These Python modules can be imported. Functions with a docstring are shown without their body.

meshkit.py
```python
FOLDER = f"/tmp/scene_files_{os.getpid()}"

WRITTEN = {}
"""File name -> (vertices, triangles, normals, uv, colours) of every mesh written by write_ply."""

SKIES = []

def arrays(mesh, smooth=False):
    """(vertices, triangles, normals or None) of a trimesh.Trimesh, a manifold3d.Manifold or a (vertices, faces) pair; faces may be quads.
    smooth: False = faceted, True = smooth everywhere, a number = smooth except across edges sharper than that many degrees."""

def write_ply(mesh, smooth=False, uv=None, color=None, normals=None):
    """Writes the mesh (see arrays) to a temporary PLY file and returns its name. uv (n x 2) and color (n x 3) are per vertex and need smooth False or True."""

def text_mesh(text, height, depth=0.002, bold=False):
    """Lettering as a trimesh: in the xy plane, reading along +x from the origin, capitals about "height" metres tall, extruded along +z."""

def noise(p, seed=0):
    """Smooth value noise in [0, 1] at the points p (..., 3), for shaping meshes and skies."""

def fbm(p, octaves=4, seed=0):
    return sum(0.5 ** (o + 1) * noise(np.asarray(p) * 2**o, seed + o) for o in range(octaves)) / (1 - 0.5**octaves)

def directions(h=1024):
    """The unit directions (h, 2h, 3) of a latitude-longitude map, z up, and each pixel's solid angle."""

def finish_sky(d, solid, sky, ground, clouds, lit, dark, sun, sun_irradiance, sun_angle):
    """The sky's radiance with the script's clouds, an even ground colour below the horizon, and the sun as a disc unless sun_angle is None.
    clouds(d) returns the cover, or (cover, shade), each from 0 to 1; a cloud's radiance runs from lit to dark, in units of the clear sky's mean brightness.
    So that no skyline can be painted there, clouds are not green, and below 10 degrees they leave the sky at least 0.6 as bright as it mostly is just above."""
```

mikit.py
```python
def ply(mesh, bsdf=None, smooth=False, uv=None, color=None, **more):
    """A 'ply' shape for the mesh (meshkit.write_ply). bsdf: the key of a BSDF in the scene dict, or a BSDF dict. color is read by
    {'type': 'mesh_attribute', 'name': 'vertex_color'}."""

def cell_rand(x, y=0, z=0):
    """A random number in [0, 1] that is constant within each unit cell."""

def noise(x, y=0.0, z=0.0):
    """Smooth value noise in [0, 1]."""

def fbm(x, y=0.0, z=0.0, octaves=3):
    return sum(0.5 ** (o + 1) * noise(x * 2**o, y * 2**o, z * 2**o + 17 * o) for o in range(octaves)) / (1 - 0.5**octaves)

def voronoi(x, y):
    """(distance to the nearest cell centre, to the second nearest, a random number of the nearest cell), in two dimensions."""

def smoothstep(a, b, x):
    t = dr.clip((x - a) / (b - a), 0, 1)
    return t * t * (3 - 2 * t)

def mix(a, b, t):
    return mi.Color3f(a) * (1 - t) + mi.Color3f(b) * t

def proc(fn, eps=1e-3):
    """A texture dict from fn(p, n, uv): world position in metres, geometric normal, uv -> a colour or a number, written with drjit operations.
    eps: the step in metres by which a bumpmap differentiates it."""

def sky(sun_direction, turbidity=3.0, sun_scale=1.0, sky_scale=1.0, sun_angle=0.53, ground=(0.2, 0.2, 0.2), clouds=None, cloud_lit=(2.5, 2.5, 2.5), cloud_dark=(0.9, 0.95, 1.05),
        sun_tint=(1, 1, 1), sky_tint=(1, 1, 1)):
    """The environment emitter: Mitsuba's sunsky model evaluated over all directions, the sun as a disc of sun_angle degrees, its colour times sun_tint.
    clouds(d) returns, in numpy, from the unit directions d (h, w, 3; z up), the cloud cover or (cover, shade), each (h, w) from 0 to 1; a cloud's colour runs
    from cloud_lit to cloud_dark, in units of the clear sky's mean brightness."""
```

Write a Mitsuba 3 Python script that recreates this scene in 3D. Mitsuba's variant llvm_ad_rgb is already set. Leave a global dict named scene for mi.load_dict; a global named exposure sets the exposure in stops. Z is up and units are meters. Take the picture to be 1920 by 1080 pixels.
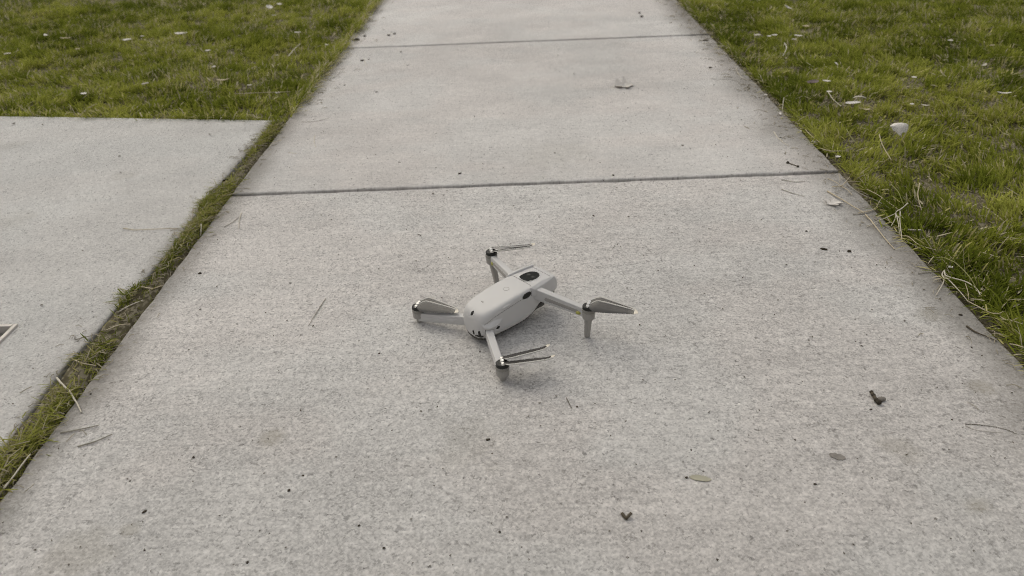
import math, random
import numpy as np, trimesh, manifold3d as m3, shapely
from shapely.geometry import Polygon
import mitsuba as mi, drjit as dr
import mikit, meshkit
from mikit import noise, fbm, voronoi, cell_rand, smoothstep, mix

rng = np.random.default_rng(7)
T = mi.ScalarTransform4f
scene, labels = {}, {}

# ------------------------------------------------------------------ camera, sky, exposure
EYE = np.array([0.0, 0.0, 0.71])
FWD = np.array([-0.01791077, 0.86703622, -0.49792308])
UPV = np.array([0.03347585, 0.49824378, 0.8663905])
scene['camera'] = {
    'type': 'thinlens', 'fov': 65.0, 'fov_axis': 'x', 'near_clip': 0.02, 'far_clip': 900.0,
    'aperture_radius': 0.0025, 'focus_distance': 1.33,
    'to_world': T().look_at(origin=EYE.tolist(), target=(EYE + FWD).tolist(), up=UPV.tolist()),
}
# an overcast dome, three times as bright overhead as at the horizon, the sun a broad glow in it
scene['sky'] = mikit.sky((-0.6, 0.75, 1.0), turbidity=4, sun_scale=0.45, sun_angle=58, clouds=lambda d: (np.ones(d.shape[:2]), 1 - np.clip(d[..., 2], 0, 1)),
                         cloud_lit=(2.55, 2.56, 2.62), cloud_dark=(0.75, 0.75, 0.78), sun_tint=(0.90, 1.0, 1.12))
exposure = 1.58

# ------------------------------------------------------------------ pixel of the 1920x1080 photograph -> point on a level plane
RGT = np.cross(FWD, UPV)
F_PX = 1507.0


def at(px, py, z=0.0):
    r = (px - 960) * RGT - (py - 540) * UPV + F_PX * FWD
    return EYE + r * (z - EYE[2]) / r[2]


# ------------------------------------------------------------------ helpers
def numbered(name):
    if not any(k == name or k.startswith(name + '__') for k in scene):
        return name
    i = 1
    while any(k == f'{name}_{i:03d}' or k.startswith(f'{name}_{i:03d}__') for k in scene):
        i += 1
    return f'{name}_{i:03d}'


def add(key, mesh, bsdf, smooth=False, to=None, **kw):
    key = numbered(key)
    d = mikit.ply(mesh, bsdf, smooth=smooth, **kw)
    if to is not None:
        d['to_world'] = to
    scene[key] = d
    return key


def tag(key, label=None, cat=None, group=None, kind=None):
    d = {}
    if label: d['label'] = label
    if cat: d['category'] = cat
    if group: d['group'] = group
    if kind: d['kind'] = kind
    labels[key] = d


def cat_(ms):
    return trimesh.util.concatenate(ms)


def tube(points, radii, sides=7, closed=True):
    p = np.asarray(points, float)
    n = len(p)
    r = np.broadcast_to(np.asarray(radii, float), (n,))
    t = np.gradient(p, axis=0)
    t /= np.linalg.norm(t, axis=1, keepdims=True) + 1e-12
    ref = np.array([0, 0, 1.0]) if abs(t[:, 2]).mean() < 0.8 else np.array([1.0, 0, 0])
    a = np.cross(t, ref); a /= np.linalg.norm(a, axis=1, keepdims=True) + 1e-12
    b = np.cross(t, a)
    ang = np.arange(sides) * 2 * np.pi / sides
    v = p[:, None] + r[:, None, None] * (np.cos(ang)[None, :, None] * a[:, None] + np.sin(ang)[None, :, None] * b[:, None])
    v = v.reshape(-1, 3)
    f = []
    for i in range(n - 1):
        for j in range(sides):
            k = (j + 1) % sides
            f += [[i * sides + j, (i + 1) * sides + k, i * sides + k], [i * sides + j, (i + 1) * sides + j, (i + 1) * sides + k]]
    v = np.vstack([v, p[0], p[-1]])
    c0, c1 = len(v) - 2, len(v) - 1
    for j in range(sides):
        k = (j + 1) % sides
        f += [[c0, j, k], [c1, (n - 1) * sides + k, (n - 1) * sides + j]]
    m = trimesh.Trimesh(v, f, process=False)
    if m.volume < 0: m.invert()
    return m


def spline(pts, n=6):
    """Catmull-Rom through the points."""
    p = np.asarray(pts, float)
    if len(p) < 3:
        s = np.linspace(0, 1, n * 2)[:, None]
        return p[0] * (1 - s) + p[-1] * s
    q = np.vstack([2 * p[0] - p[1], p, 2 * p[-1] - p[-2]])
    out = []
    for i in range(1, len(q) - 2):
        for t in np.linspace(0, 1, n, endpoint=False):
            out.append(0.5 * ((2 * q[i]) + (-q[i - 1] + q[i + 1]) * t + (2 * q[i - 1] - 5 * q[i] + 4 * q[i + 1] - q[i + 2]) * t ** 2 + (-q[i - 1] + 3 * q[i] - 3 * q[i + 1] + q[i + 2]) * t ** 3))
    return np.vstack([out, p[-1]])


def ball(r=1.0, n=2):
    return trimesh.creation.icosphere(subdivisions=n, radius=r)


def cyl(r0, r1, z0, z1, n=28, bev=0.0006):
    prof = [(1e-6, z0), (r0 - bev, z0), (r0, z0 + bev), (r1, z1 - bev), (r1 - bev, z1), (1e-6, z1)]
    return trimesh.creation.revolve(np.array(prof), sections=n)


def hull_box(corners0, corners1, r):
    """Convex bar between two sets of corner points, edges rounded by r."""
    s = m3.Manifold.sphere(r, 12)
    parts = [s.translate(tuple(map(float, c))) for c in list(corners0) + list(corners1)]
    h = m3.Manifold.batch_hull(parts).to_mesh()
    return trimesh.Trimesh(h.vert_properties[:, :3], h.tri_verts, process=False)


def rect_at(c, along, w, h):
    """four corners of a w x h upright section, centred on c, perpendicular to the level direction along"""
    side = np.array([-along[1], along[0], 0.0])
    return [np.array(c) + side * sx * w / 2 + np.array([0, 0, sz * h / 2]) for sx in (-1, 1) for sz in (-1, 1)]


# ------------------------------------------------------------------ materials
X_LEFT, X_RIGHT = -0.672, 0.722          # edges of the main path
JOINTS = [-1.09, 0.308, 1.711, 3.112, 4.513, 5.914]

STAINS = [(*at(505, 818)[:2], 0.024, 0.34), (*at(243, 992)[:2], 0.016, 0.28), (*at(1742, 590)[:2], 0.030, 0.25), (*at(1840, 728)[:2], 0.022, 0.3), (*at(1838, 950)[:2], 0.02, 0.35),
          (*at(1690, 840)[:2], 0.03, 0.2), (*at(150, 1040)[:2], 0.05, 0.2), (*at(232, 330)[:2], 0.035, 0.14), (*at(30, 415)[:2], 0.05, 0.14), (*at(20, 275)[:2], 0.05, 0.12), (*at(885, 830)[:2], 0.06, 0.12), (*at(1040, 290)[:2], 0.12, 0.12)]


def concrete(base, seed, grain_amp, pit_amt, streak_amp, edge_right=None, edge_left=None, cool=0.0, top_edge=None):
    def fn(p, n, uv):
        x, y = p.x + seed * 7.31, p.y + seed * 3.17
        big = fbm(x * 1.7, y * 1.7, 3.3, 3) - 0.5
        mid = fbm(x * 9.0, y * 13.0, 7.1, 3) - 0.5
        wig = noise(x * 6, y * 6, 1.0) * 0.02
        streak = noise(x * 20, (y + wig) * 240, 5.0) - 0.5 + 0.9 * (noise(x * 75, (y + wig) * 430, 9.0) - 0.5)
        g1 = noise(x * 290, y * 290, 2.0) - 0.5
        g2 = noise(x * 560, y * 560, 4.0) - 0.5
        g3 = noise(x * 95, y * 95, 6.0) - 0.5
        v = 1 + 0.30 * big + 0.22 * mid + streak_amp * streak + grain_amp * (0.9 * g1 + 1.15 * g2 + 0.30 * g3)
        # pits and dark sand grains: irregular, of several sizes, in drifts
        drift = smoothstep(0.30, 0.70, fbm(x * 6, y * 6, 15.0, 2))
        wx, wy = x + 0.004 * noise(x * 160, y * 160, 21.0), y + 0.004 * noise(x * 160, y * 160, 22.0)
        s1 = noise(wx * 430, wy * 450, 31.0) * 0.65 + noise(x * 170, y * 190, 32.0) * 0.35
        pit = smoothstep(0.80 - pit_amt * (0.35 + 0.35 * drift), 0.90 - pit_amt * 0.25, s1)
        s2 = noise(wx * 170, wy * 190, 41.0) * 0.6 + noise(wx * 360, wy * 360, 42.0) * 0.4
        pit2 = smoothstep(0.80, 0.90, s2)
        fleck = smoothstep(0.74, 0.90, noise(wx * 330, wy * 360, 51.0))
        v = v * (1 - 0.34 * pit) * (1 - 0.45 * pit2) * (1 + 0.14 * fleck)
        warm = smoothstep(0.35, 0.65, fbm(x * 5.0, y * 7.0, 11.0, 3))
        col = mix(mi.Color3f(0.994, 1.0, 1.0), mi.Color3f(1.008, 0.995, 0.988), warm * (1 - cool))
        col = mi.Color3f(*base) * col * v
        # soil washed out of the lawn, plus edge shade painted into the margins
        dirt_shade = mi.Float(0)
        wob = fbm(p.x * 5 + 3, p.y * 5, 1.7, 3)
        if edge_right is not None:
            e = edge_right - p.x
            dirt_shade = dr.maximum(dirt_shade, smoothstep(0.05 + 0.17 * wob, 0.0, e) * (0.36 + 0.7 * wob))
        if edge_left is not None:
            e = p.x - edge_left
            dirt_shade = dr.maximum(dirt_shade, smoothstep(0.02 + 0.11 * wob, 0.0, e) * (0.3 + 0.7 * wob))
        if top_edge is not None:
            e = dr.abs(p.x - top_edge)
            dirt_shade = dr.maximum(dirt_shade, smoothstep(0.01 + 0.06 * wob, 0.0, e) * (0.2 + 0.7 * wob))
        col = mix(col, mi.Color3f(0.112, 0.102, 0.086), dr.clip(dirt_shade, 0, 0.8))
        for sx, sy, rad, amt in STAINS:
            q = dr.sqrt(dr.square(p.x - sx) + dr.square(p.y - sy)) / rad + 0.9 * (fbm(p.x * 40, p.y * 40, 3.0, 2) - 0.5)
            col = mix(col, mi.Color3f(0.17, 0.15, 0.10), amt * smoothstep(1.1, 0.35, q))
        return col

    def relief(p, n, uv):
        x, y = p.x + seed * 7.31, p.y + seed * 3.17
        wig = noise(x * 6, y * 6, 1.0) * 0.02
        streak = noise(x * 17, (y + wig) * 240, 5.0)
        pit = smoothstep(0.72, 0.88, noise(x * 300, y * 330, 31.0) * 0.65 + noise(x * 130, y * 150, 32.0) * 0.35)
        return 0.35 * streak + 0.5 * noise(x * 210, y * 210, 2.0) + 0.35 * noise(x * 420, y * 420, 4.0) - 1.0 * pit
    return {'type': 'bumpmap', 'scale': 0.0007, 'arbitrary': mikit.proc(relief, eps=4e-4),
            'bsdf': {'type': 'principled', 'base_color': mikit.proc(fn), 'roughness': 0.85, 'specular': 0.25}}


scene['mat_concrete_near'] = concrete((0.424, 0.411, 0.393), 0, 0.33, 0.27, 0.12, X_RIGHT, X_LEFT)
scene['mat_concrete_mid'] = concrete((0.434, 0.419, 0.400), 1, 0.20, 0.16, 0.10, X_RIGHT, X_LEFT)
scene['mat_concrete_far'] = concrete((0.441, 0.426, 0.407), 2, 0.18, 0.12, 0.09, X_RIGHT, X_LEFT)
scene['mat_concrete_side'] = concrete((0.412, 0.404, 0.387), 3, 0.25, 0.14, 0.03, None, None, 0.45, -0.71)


def soil_fn(p, n, uv):
    g = fbm(p.x * 60, p.y * 60, 1.0, 3)
    s = mix(mi.Color3f(0.036, 0.031, 0.018), mi.Color3f(0.130, 0.115, 0.072), g)
    chips = smoothstep(0.62, 0.75, noise(p.x * 190, p.y * 190, 3.0)) + 0.8 * smoothstep(0.7, 0.8, noise(p.x * 330, p.y * 120, 8.0))
    s = mix(s, mi.Color3f(0.20, 0.18, 0.13), dr.clip(chips, 0, 1) * 0.8)
    lawn = mix(mi.Color3f(0.085, 0.09, 0.018), mi.Color3f(0.17, 0.155, 0.055), fbm(p.x * 2.5, p.y * 2.5, 2.0, 4))
    far = smoothstep(4.9, 5.6, p.y) + smoothstep(3.0, 3.6, dr.abs(p.x)) + smoothstep(0.2, -0.4, p.y)
    return mix(s, lawn, dr.clip(far, 0, 1))


scene['mat_soil'] = {'type': 'principled', 'base_color': mikit.proc(soil_fn), 'roughness': 0.95, 'specular': 0.1}
scene['mat_grass'] = {'type': 'principledthin', 'base_color': {'type': 'mesh_attribute', 'name': 'vertex_color'}, 'roughness': 0.55, 'spec_trans': 0.0, 'diff_trans': 0.7, 'eta': 1.35}


def plain(name, rgb, rough=0.6, spec=0.4, metallic=0.0, var=0.15, scale=300.0, **kw):
    c = mi.Color3f(*rgb) if False else rgb

    def fn(p, n, uv):
        return mi.Color3f(*c) * (1 - var / 2 + var * fbm(p.x * scale, p.y * scale, p.z * scale, 2))
    scene[name] = {'type': 'twosided', 'bsdf': {'type': 'principled', 'base_color': mikit.proc(fn), 'roughness': rough, 'specular': spec, 'metallic': metallic, **kw}}


plain('mat_shell', (0.455, 0.447, 0.436), 0.38, 0.5, var=0.03, scale=60)
plain('mat_shell_grey', (0.27, 0.258, 0.238), 0.45, 0.5, var=0.04, scale=60)
plain('mat_seam', (0.16, 0.152, 0.14), 0.5, 0.4, var=0.03, scale=60)
plain('mat_motor', (0.20, 0.19, 0.17), 0.4, 0.5, var=0.05, scale=200)
plain('mat_belly', (0.06, 0.056, 0.048), 0.55, 0.4, var=0.05, scale=100)
plain('mat_black', (0.010, 0.010, 0.008), 0.45, 0.4, var=0.05)
plain('mat_window', (0.008, 0.008, 0.005), 0.12, 0.15, var=0.02)
plain('mat_blade', (0.034, 0.031, 0.028), 0.27, 0.5, var=0.04, scale=80)
plain('mat_edge', (0.50, 0.48, 0.44), 0.4, 0.5, var=0.03)
plain('mat_tip', (0.60, 0.55, 0.46), 0.4, 0.5, var=0.03)
plain('mat_silver', (0.70, 0.69, 0.66), 0.28, 0.5, 0.9, var=0.03)
plain('mat_led', (0.30, 0.29, 0.06), 0.3, 0.5, var=0.05)
plain('mat_metal_frame', (0.47, 0.44, 0.40), 0.55, 0.5, 0.15, var=0.3, scale=120)
plain('mat_lid', (0.14, 0.13, 0.115), 0.85, 0.2, var=0.4, scale=150)
plain('mat_crumb', (0.045, 0.038, 0.028), 0.85, 0.2, var=0.6, scale=500)
plain('mat_crumb_grey', (0.17, 0.155, 0.135), 0.8, 0.2, var=0.4, scale=400)
plain('mat_straw', (0.44, 0.38, 0.27), 0.65, 0.3, var=0.35, scale=90)
plain('mat_straw_pale', (0.50, 0.46, 0.38), 0.6, 0.3, var=0.25, scale=90)
plain('mat_straw_grey', (0.27, 0.25, 0.21), 0.75, 0.2, var=0.4, scale=90)
plain('mat_straw_dark', (0.085, 0.070, 0.050), 0.8, 0.2, var=0.5, scale=120)
plain('mat_clippings', (0.30, 0.265, 0.195), 0.7, 0.2, var=1.0, scale=70)
plain('mat_grit', (0.085, 0.075, 0.06), 0.85, 0.2, var=1.2, scale=60)
plain('mat_stalk', (0.20, 0.20, 0.07), 0.6, 0.3, var=0.3, scale=90)
plain('mat_leaf_white', (0.56, 0.53, 0.49), 0.6, 0.3, var=0.25, scale=150)
plain('mat_leaf_pale', (0.42, 0.39, 0.33), 0.65, 0.3, var=0.45, scale=110)
plain('mat_leaf_grey', (0.20, 0.185, 0.165), 0.7, 0.3, var=0.4, scale=200)
plain('mat_leaf_purple', (0.13, 0.10, 0.095), 0.7, 0.3, var=0.4, scale=200)
plain('mat_leaf_tan', (0.36, 0.31, 0.20), 0.65, 0.3, var=0.4, scale=150)
plain('mat_leaf_olive', (0.31, 0.295, 0.225), 0.45, 0.4, var=0.3, scale=200)

# ------------------------------------------------------------------ the setting: ground, paths
SIDE_TOP0, SIDE_TOP1 = np.array([-0.708, 2.252]), np.array([-1.592, 2.397])   # far edge of the side path
SIDE_DIR = (SIDE_TOP1 - SIDE_TOP0) / np.linalg.norm(SIDE_TOP1 - SIDE_TOP0)


def side_right(y):
    """right edge (x) of the side path along its length: the weedy gap widens and narrows"""
    ys = [-3.0, 0.5, 0.83, 1.02, 1.24, 1.40, 1.69, 1.95, 2.252]
    xs = [-0.735, -0.722, -0.719, -0.729, -0.719, -0.708, -0.719, -0.712, -0.708]
    return np.interp(y, ys, xs)


def in_paths(x, y, grow=0.0):
    main = (x > X_LEFT - grow) & (x < X_RIGHT + grow)
    top = SIDE_TOP0[1] + (SIDE_TOP0[0] - x) * (SIDE_DIR[1] / -SIDE_DIR[0])
    side = (x < side_right(y) + grow) & (y < top + grow)
    return main | side


def strip(x, y):
    return (x >= side_right(y) - 0.004) & (x <= X_LEFT + 0.004) & (y < 2.26)


def axis(fine0, fine1, step, out):
    a = list(np.arange(fine0, fine1 + 1e-9, step))
    s, x = step, fine1
    while x < out:
        s *= 1.35; x += s; a.append(x)
    s, x = step, fine0
    while x > -out:
        s *= 1.35; x -= s; a.insert(0, x)
    return np.array(a)


gx, gy = axis(-3.2, 3.2, 0.02, 350), axis(0.3, 5.2, 0.02, 350)
GX, GY = np.meshgrid(gx, gy, indexing='ij')
P3 = np.stack([GX, GY, 0 * GX], -1)
GZ = -0.022 + 0.014 * (meshkit.fbm(P3 * [9, 9, 1], 3, 5) - 0.5) + 0.010 * (meshkit.fbm(P3 * [40, 40, 1], 2, 9) - 0.5)
GZ = np.where(in_paths(GX, GY, 0.0), -0.030, GZ)
GZ = np.where(strip(GX, GY), 0.000 + 0.010 * (meshkit.fbm(P3 * [40, 40, 1], 3, 3) - 0.5), GZ)
far = np.maximum(np.abs(GX) - 3.2, np.maximum(GY - 5.2, 0.3 - GY))
GZ = np.where(far > 0, -0.022, GZ)
nx, ny = GX.shape
idx = np.arange(nx * ny).reshape(nx, ny)
quads = np.stack([idx[:-1, :-1], idx[1:, :-1], idx[1:, 1:], idx[:-1, 1:]], -1).reshape(-1, 4)
k = add('ground', (np.stack([GX, GY, GZ], -1).reshape(-1, 3), quads), 'mat_soil', smooth=True)
tag(k, 'dark soil and distant lawn under the grass and around the paths', 'ground', kind='structure')


def soil_z(x, y):
    i = np.clip(np.searchsorted(gx, x) - 1, 0, nx - 2); j = np.clip(np.searchsorted(gy, y) - 1, 0, ny - 2)
    u = (x - gx[i]) / (gx[i + 1] - gx[i]); v = (y - gy[j]) / (gy[j + 1] - gy[j])
    return (GZ[i, j] * (1 - u) + GZ[i + 1, j] * u) * (1 - v) + (GZ[i, j + 1] * (1 - u) + GZ[i + 1, j + 1] * u) * v


def slab(outline, key, mat, seed, lift=0.0, hole=None, rad=0.0045):
    """A cast slab: wavy outline, tooled rounded edge, 0.1 m deep, one optional rectangular hole."""
    pts = []
    o = np.asarray(outline, float)
    for a, b in zip(o, np.roll(o, -1, 0)):
        n = max(2, int(np.linalg.norm(b - a) / 0.016))
        n = min(n, 160)
        pts += [a + (b - a) * t for t in np.linspace(0, 1, n, endpoint=False)]
    pts = np.array(pts)
    q = np.c_[pts * 14, np.full(len(pts), seed)]
    cen = pts.mean(0)
    base = Polygon(pts)
    jit = (meshkit.fbm(q, 3, seed) - 0.5) * 0.010 + (meshkit.noise(q * 6, seed + 3) - 0.5) * 0.0038
    prev, nxt = np.roll(pts, 1, 0), np.roll(pts, -1, 0)
    tg = nxt - prev; tg /= np.linalg.norm(tg, axis=1, keepdims=True) + 1e-12
    nrm = np.c_[-tg[:, 1], tg[:, 0]]
    if Polygon(pts).exterior.is_ccw is False: nrm = -nrm         # inward normal of a ccw ring
    pts = pts + nrm * (np.abs(jit)[:, None] * 0.9)
    wear = 0.7 + 0.8 * meshkit.noise(q * 1.3, seed + 8)
    rings, zs = [], []
    for t in (0.0, 0.25, 0.5, 0.75, 1.0):
        a = t * np.pi / 2
        rings.append(pts + nrm * (rad * wear * (1 - math.sin(a)))[:, None])
        zs.append(lift - rad * 0.8 * wear * (1 - math.cos(a)))
    rings.append(pts); zs.append(np.full(len(pts), -0.10))
    n = len(pts)
    v = np.vstack([np.c_[r, z] for r, z in zip(rings, zs)])
    f = []
    ar = np.arange(n); nb = (ar + 1) % n
    for i in range(len(rings) - 1):
        f.append(np.stack([i * n + ar, (i + 1) * n + ar, (i + 1) * n + nb], 1)); f.append(np.stack([i * n + ar, (i + 1) * n + nb, i * n + nb], 1))
    f = np.vstack(f)
    poly = Polygon(rings[0], [hole] if hole is not None else [])
    cv, cf = trimesh.creation.triangulate_polygon(poly, engine='earcut')
    e1, e2 = cv[cf[:, 1]] - cv[cf[:, 0]], cv[cf[:, 2]] - cv[cf[:, 0]]
    cr = e1[:, 0] * e2[:, 1] - e1[:, 1] * e2[:, 0]
    cf = np.where((cr < 0)[:, None], cf[:, ::-1], cf)
    ms = [trimesh.Trimesh(v, f, process=False), trimesh.Trimesh(np.c_[cv, np.full(len(cv), lift)], cf, process=False)]
    if hole is not None:
        h = np.asarray(hole); m = len(h)
        hv = np.vstack([np.c_[h, np.full(m, lift)], np.c_[h, np.full(m, -0.1)]])
        hf = []
        for i in range(m):
            j = (i + 1) % m
            hf += [[i, m + j, m + i], [i, j, m + j]]
        ms.append(trimesh.Trimesh(hv, hf, process=False))
    mesh = cat_(ms)
    mesh.merge_vertices(digits_vertex=6)
    return add(key, mesh, mat, smooth=50)


mats = ['mat_concrete_near', 'mat_concrete_near', 'mat_concrete_mid', 'mat_concrete_far', 'mat_concrete_mid']
lifts = [0.0, 0.0, 0.0015, 0.001, 0.0]
for i in range(5):
    a, b = JOINTS[i] + 0.0045, JOINTS[i + 1] - 0.0045
    sk = 0.006 if i in (1, 2) else -0.01
    slab([(X_LEFT, a - sk * 0.5), (X_RIGHT, a + sk), (X_RIGHT, b + (0.006 if i == 1 else -0.01)), (X_LEFT, b - 0.003)] if i in (1, 2) else [(X_LEFT, a), (X_RIGHT, a), (X_RIGHT, b), (X_LEFT, b)],
         'path__slab', mats[i], 11 + i, lifts[i])
tag('path', 'wide pale concrete path of square slabs that the drone stands on', 'path', kind='structure')
UX, UY = -0.871, 1.160
HOLE = [(UX, UY), (UX - 0.30, UY), (UX - 0.30, UY - 0.22), (UX, UY - 0.22)]
edge_y = [2.252, 2.1, 1.95, 1.8, 1.69, 1.55, 1.40, 1.24, 1.12, 1.02, 0.92, 0.83, 0.5, 0.0]
far_l = SIDE_TOP0 + SIDE_DIR * 1.45
slab([(side_right(y), y) for y in edge_y][::-1] + [tuple(SIDE_TOP0 + SIDE_DIR * d) for d in (0.4, 0.9)] + [tuple(far_l), (far_l[0], 0.0)], 'side_path__slab', 'mat_concrete_side', 31, 0.0015, HOLE)
far2 = far_l + SIDE_DIR * 1.5
slab([(far_l[0] - 0.008, 0.0), (far_l[0] - 0.008, far_l[1]), tuple(far2), (far2[0], 0.0)][::-1], 'side_path__slab', 'mat_concrete_side', 33, 0.003)
slab([(-0.735, -1.5), (-0.722, -0.008), (far_l[0], -0.008), (far_l[0], -1.5)], 'side_path__slab', 'mat_concrete_side', 35, 0.003)
tag('side_path', 'smoother greyish concrete path joining from the left, behind the weedy gap', 'path', kind='structure')

# ------------------------------------------------------------------ utility box let into the side path


def bar(x0, x1, y0, y1, z0, z1):
    c = trimesh.creation.box(extents=[x1 - x0, y1 - y0, z1 - z0]); c.apply_translation([(x0 + x1) / 2, (y0 + y1) / 2, (z0 + z1) / 2]); return c


t = 'utility_box'
fr = hull_box([(UX - 0.006, UY + 0.001, 0.004), (UX - 0.001, UY + 0.001, 0.004)], [(UX - 0.006, UY - 0.221, 0.006), (UX - 0.001, UY - 0.221, 0.006), (UX - 0.006, UY - 0.221, -0.03), (UX - 0.001, UY - 0.221, -0.03), (UX - 0.006, UY + 0.001, -0.03), (UX - 0.001, UY + 0.001, -0.03)], 0.0012)
fr2 = hull_box([(UX - 0.301, UY - 0.004, 0.004), (UX - 0.301, UY + 0.001, 0.004), (UX - 0.301, UY - 0.004, -0.03), (UX - 0.301, UY + 0.001, -0.03)], [(UX - 0.009, UY - 0.004, 0.004), (UX - 0.009, UY + 0.001, 0.004), (UX - 0.009, UY - 0.004, -0.03), (UX - 0.009, UY + 0.001, -0.03)], 0.0012)
fr3 = fr.copy(); fr3.apply_translation([-0.297, 0, 0]); fr3.apply_translation([0, 0, -0.0006])
fr4 = fr2.copy(); fr4.apply_translation([0, -0.216, 0.0004])
add(t + '__frame', cat_([fr, fr2, fr3, fr4]), 'mat_metal_frame', smooth=30)
add(t + '__lid', bar(UX - 0.293, UX - 0.008, UY - 0.213, UY - 0.0065, -0.03, -0.009), 'mat_lid')
tag(t, 'sunken utility box with thin pale metal frame at the left border', 'utility box')

# ------------------------------------------------------------------ grass


def blades(P, heading, L, W, lean, curl, col, roll=None):
    """Seven-vertex curved blades, one colour each. heading: direction of the lean (radians)."""
    n = len(P)
    dirh = np.stack([np.cos(heading), np.sin(heading), 0 * heading], -1)
    roll = rng.uniform(-1.2, 1.2, n) if roll is None else roll
    wdir = np.stack([-np.sin(heading + roll), np.cos(heading + roll), 0 * heading], -1)
    V = np.zeros((n, 7, 3))
    for i, (tt, wf) in enumerate(((0.0, 0.8), (0.42, 1.0), (0.78, 0.7), (1.0, 0.0))):
        th = lean + curl * tt                     # angle from vertical grows along the blade
        h = L * tt
        # integrate roughly: position along an arc
        mth = lean + curl * tt * 0.5
        c = P + dirh * (h * np.sin(mth))[:, None] + np.array([0, 0, 1.0]) * (h * np.cos(mth))[:, None]
        if i < 3:
            V[:, 2 * i] = c - wdir * (W * wf / 2)[:, None]
            V[:, 2 * i + 1] = c + wdir * (W * wf / 2)[:, None]
        else:
            V[:, 6] = c
    b = (np.arange(n) * 7)[:, None]
    f = np.concatenate([b + np.array([t]) for t in ((0, 1, 3), (0, 3, 2), (2, 3, 5), (2, 5, 4), (4, 5, 6))], 1).reshape(-1, 3)
    return V.reshape(-1, 3), f, np.repeat(col, 7, axis=0)


GREEN_D, GREEN, GREEN_L, YELLOW, STRAW = (np.array(c) for c in ((0.135, 0.165, 0.022), (0.255, 0.285, 0.042), (0.41, 0.425, 0.095), (0.50, 0.46, 0.19), (0.62, 0.56, 0.40)))


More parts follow.
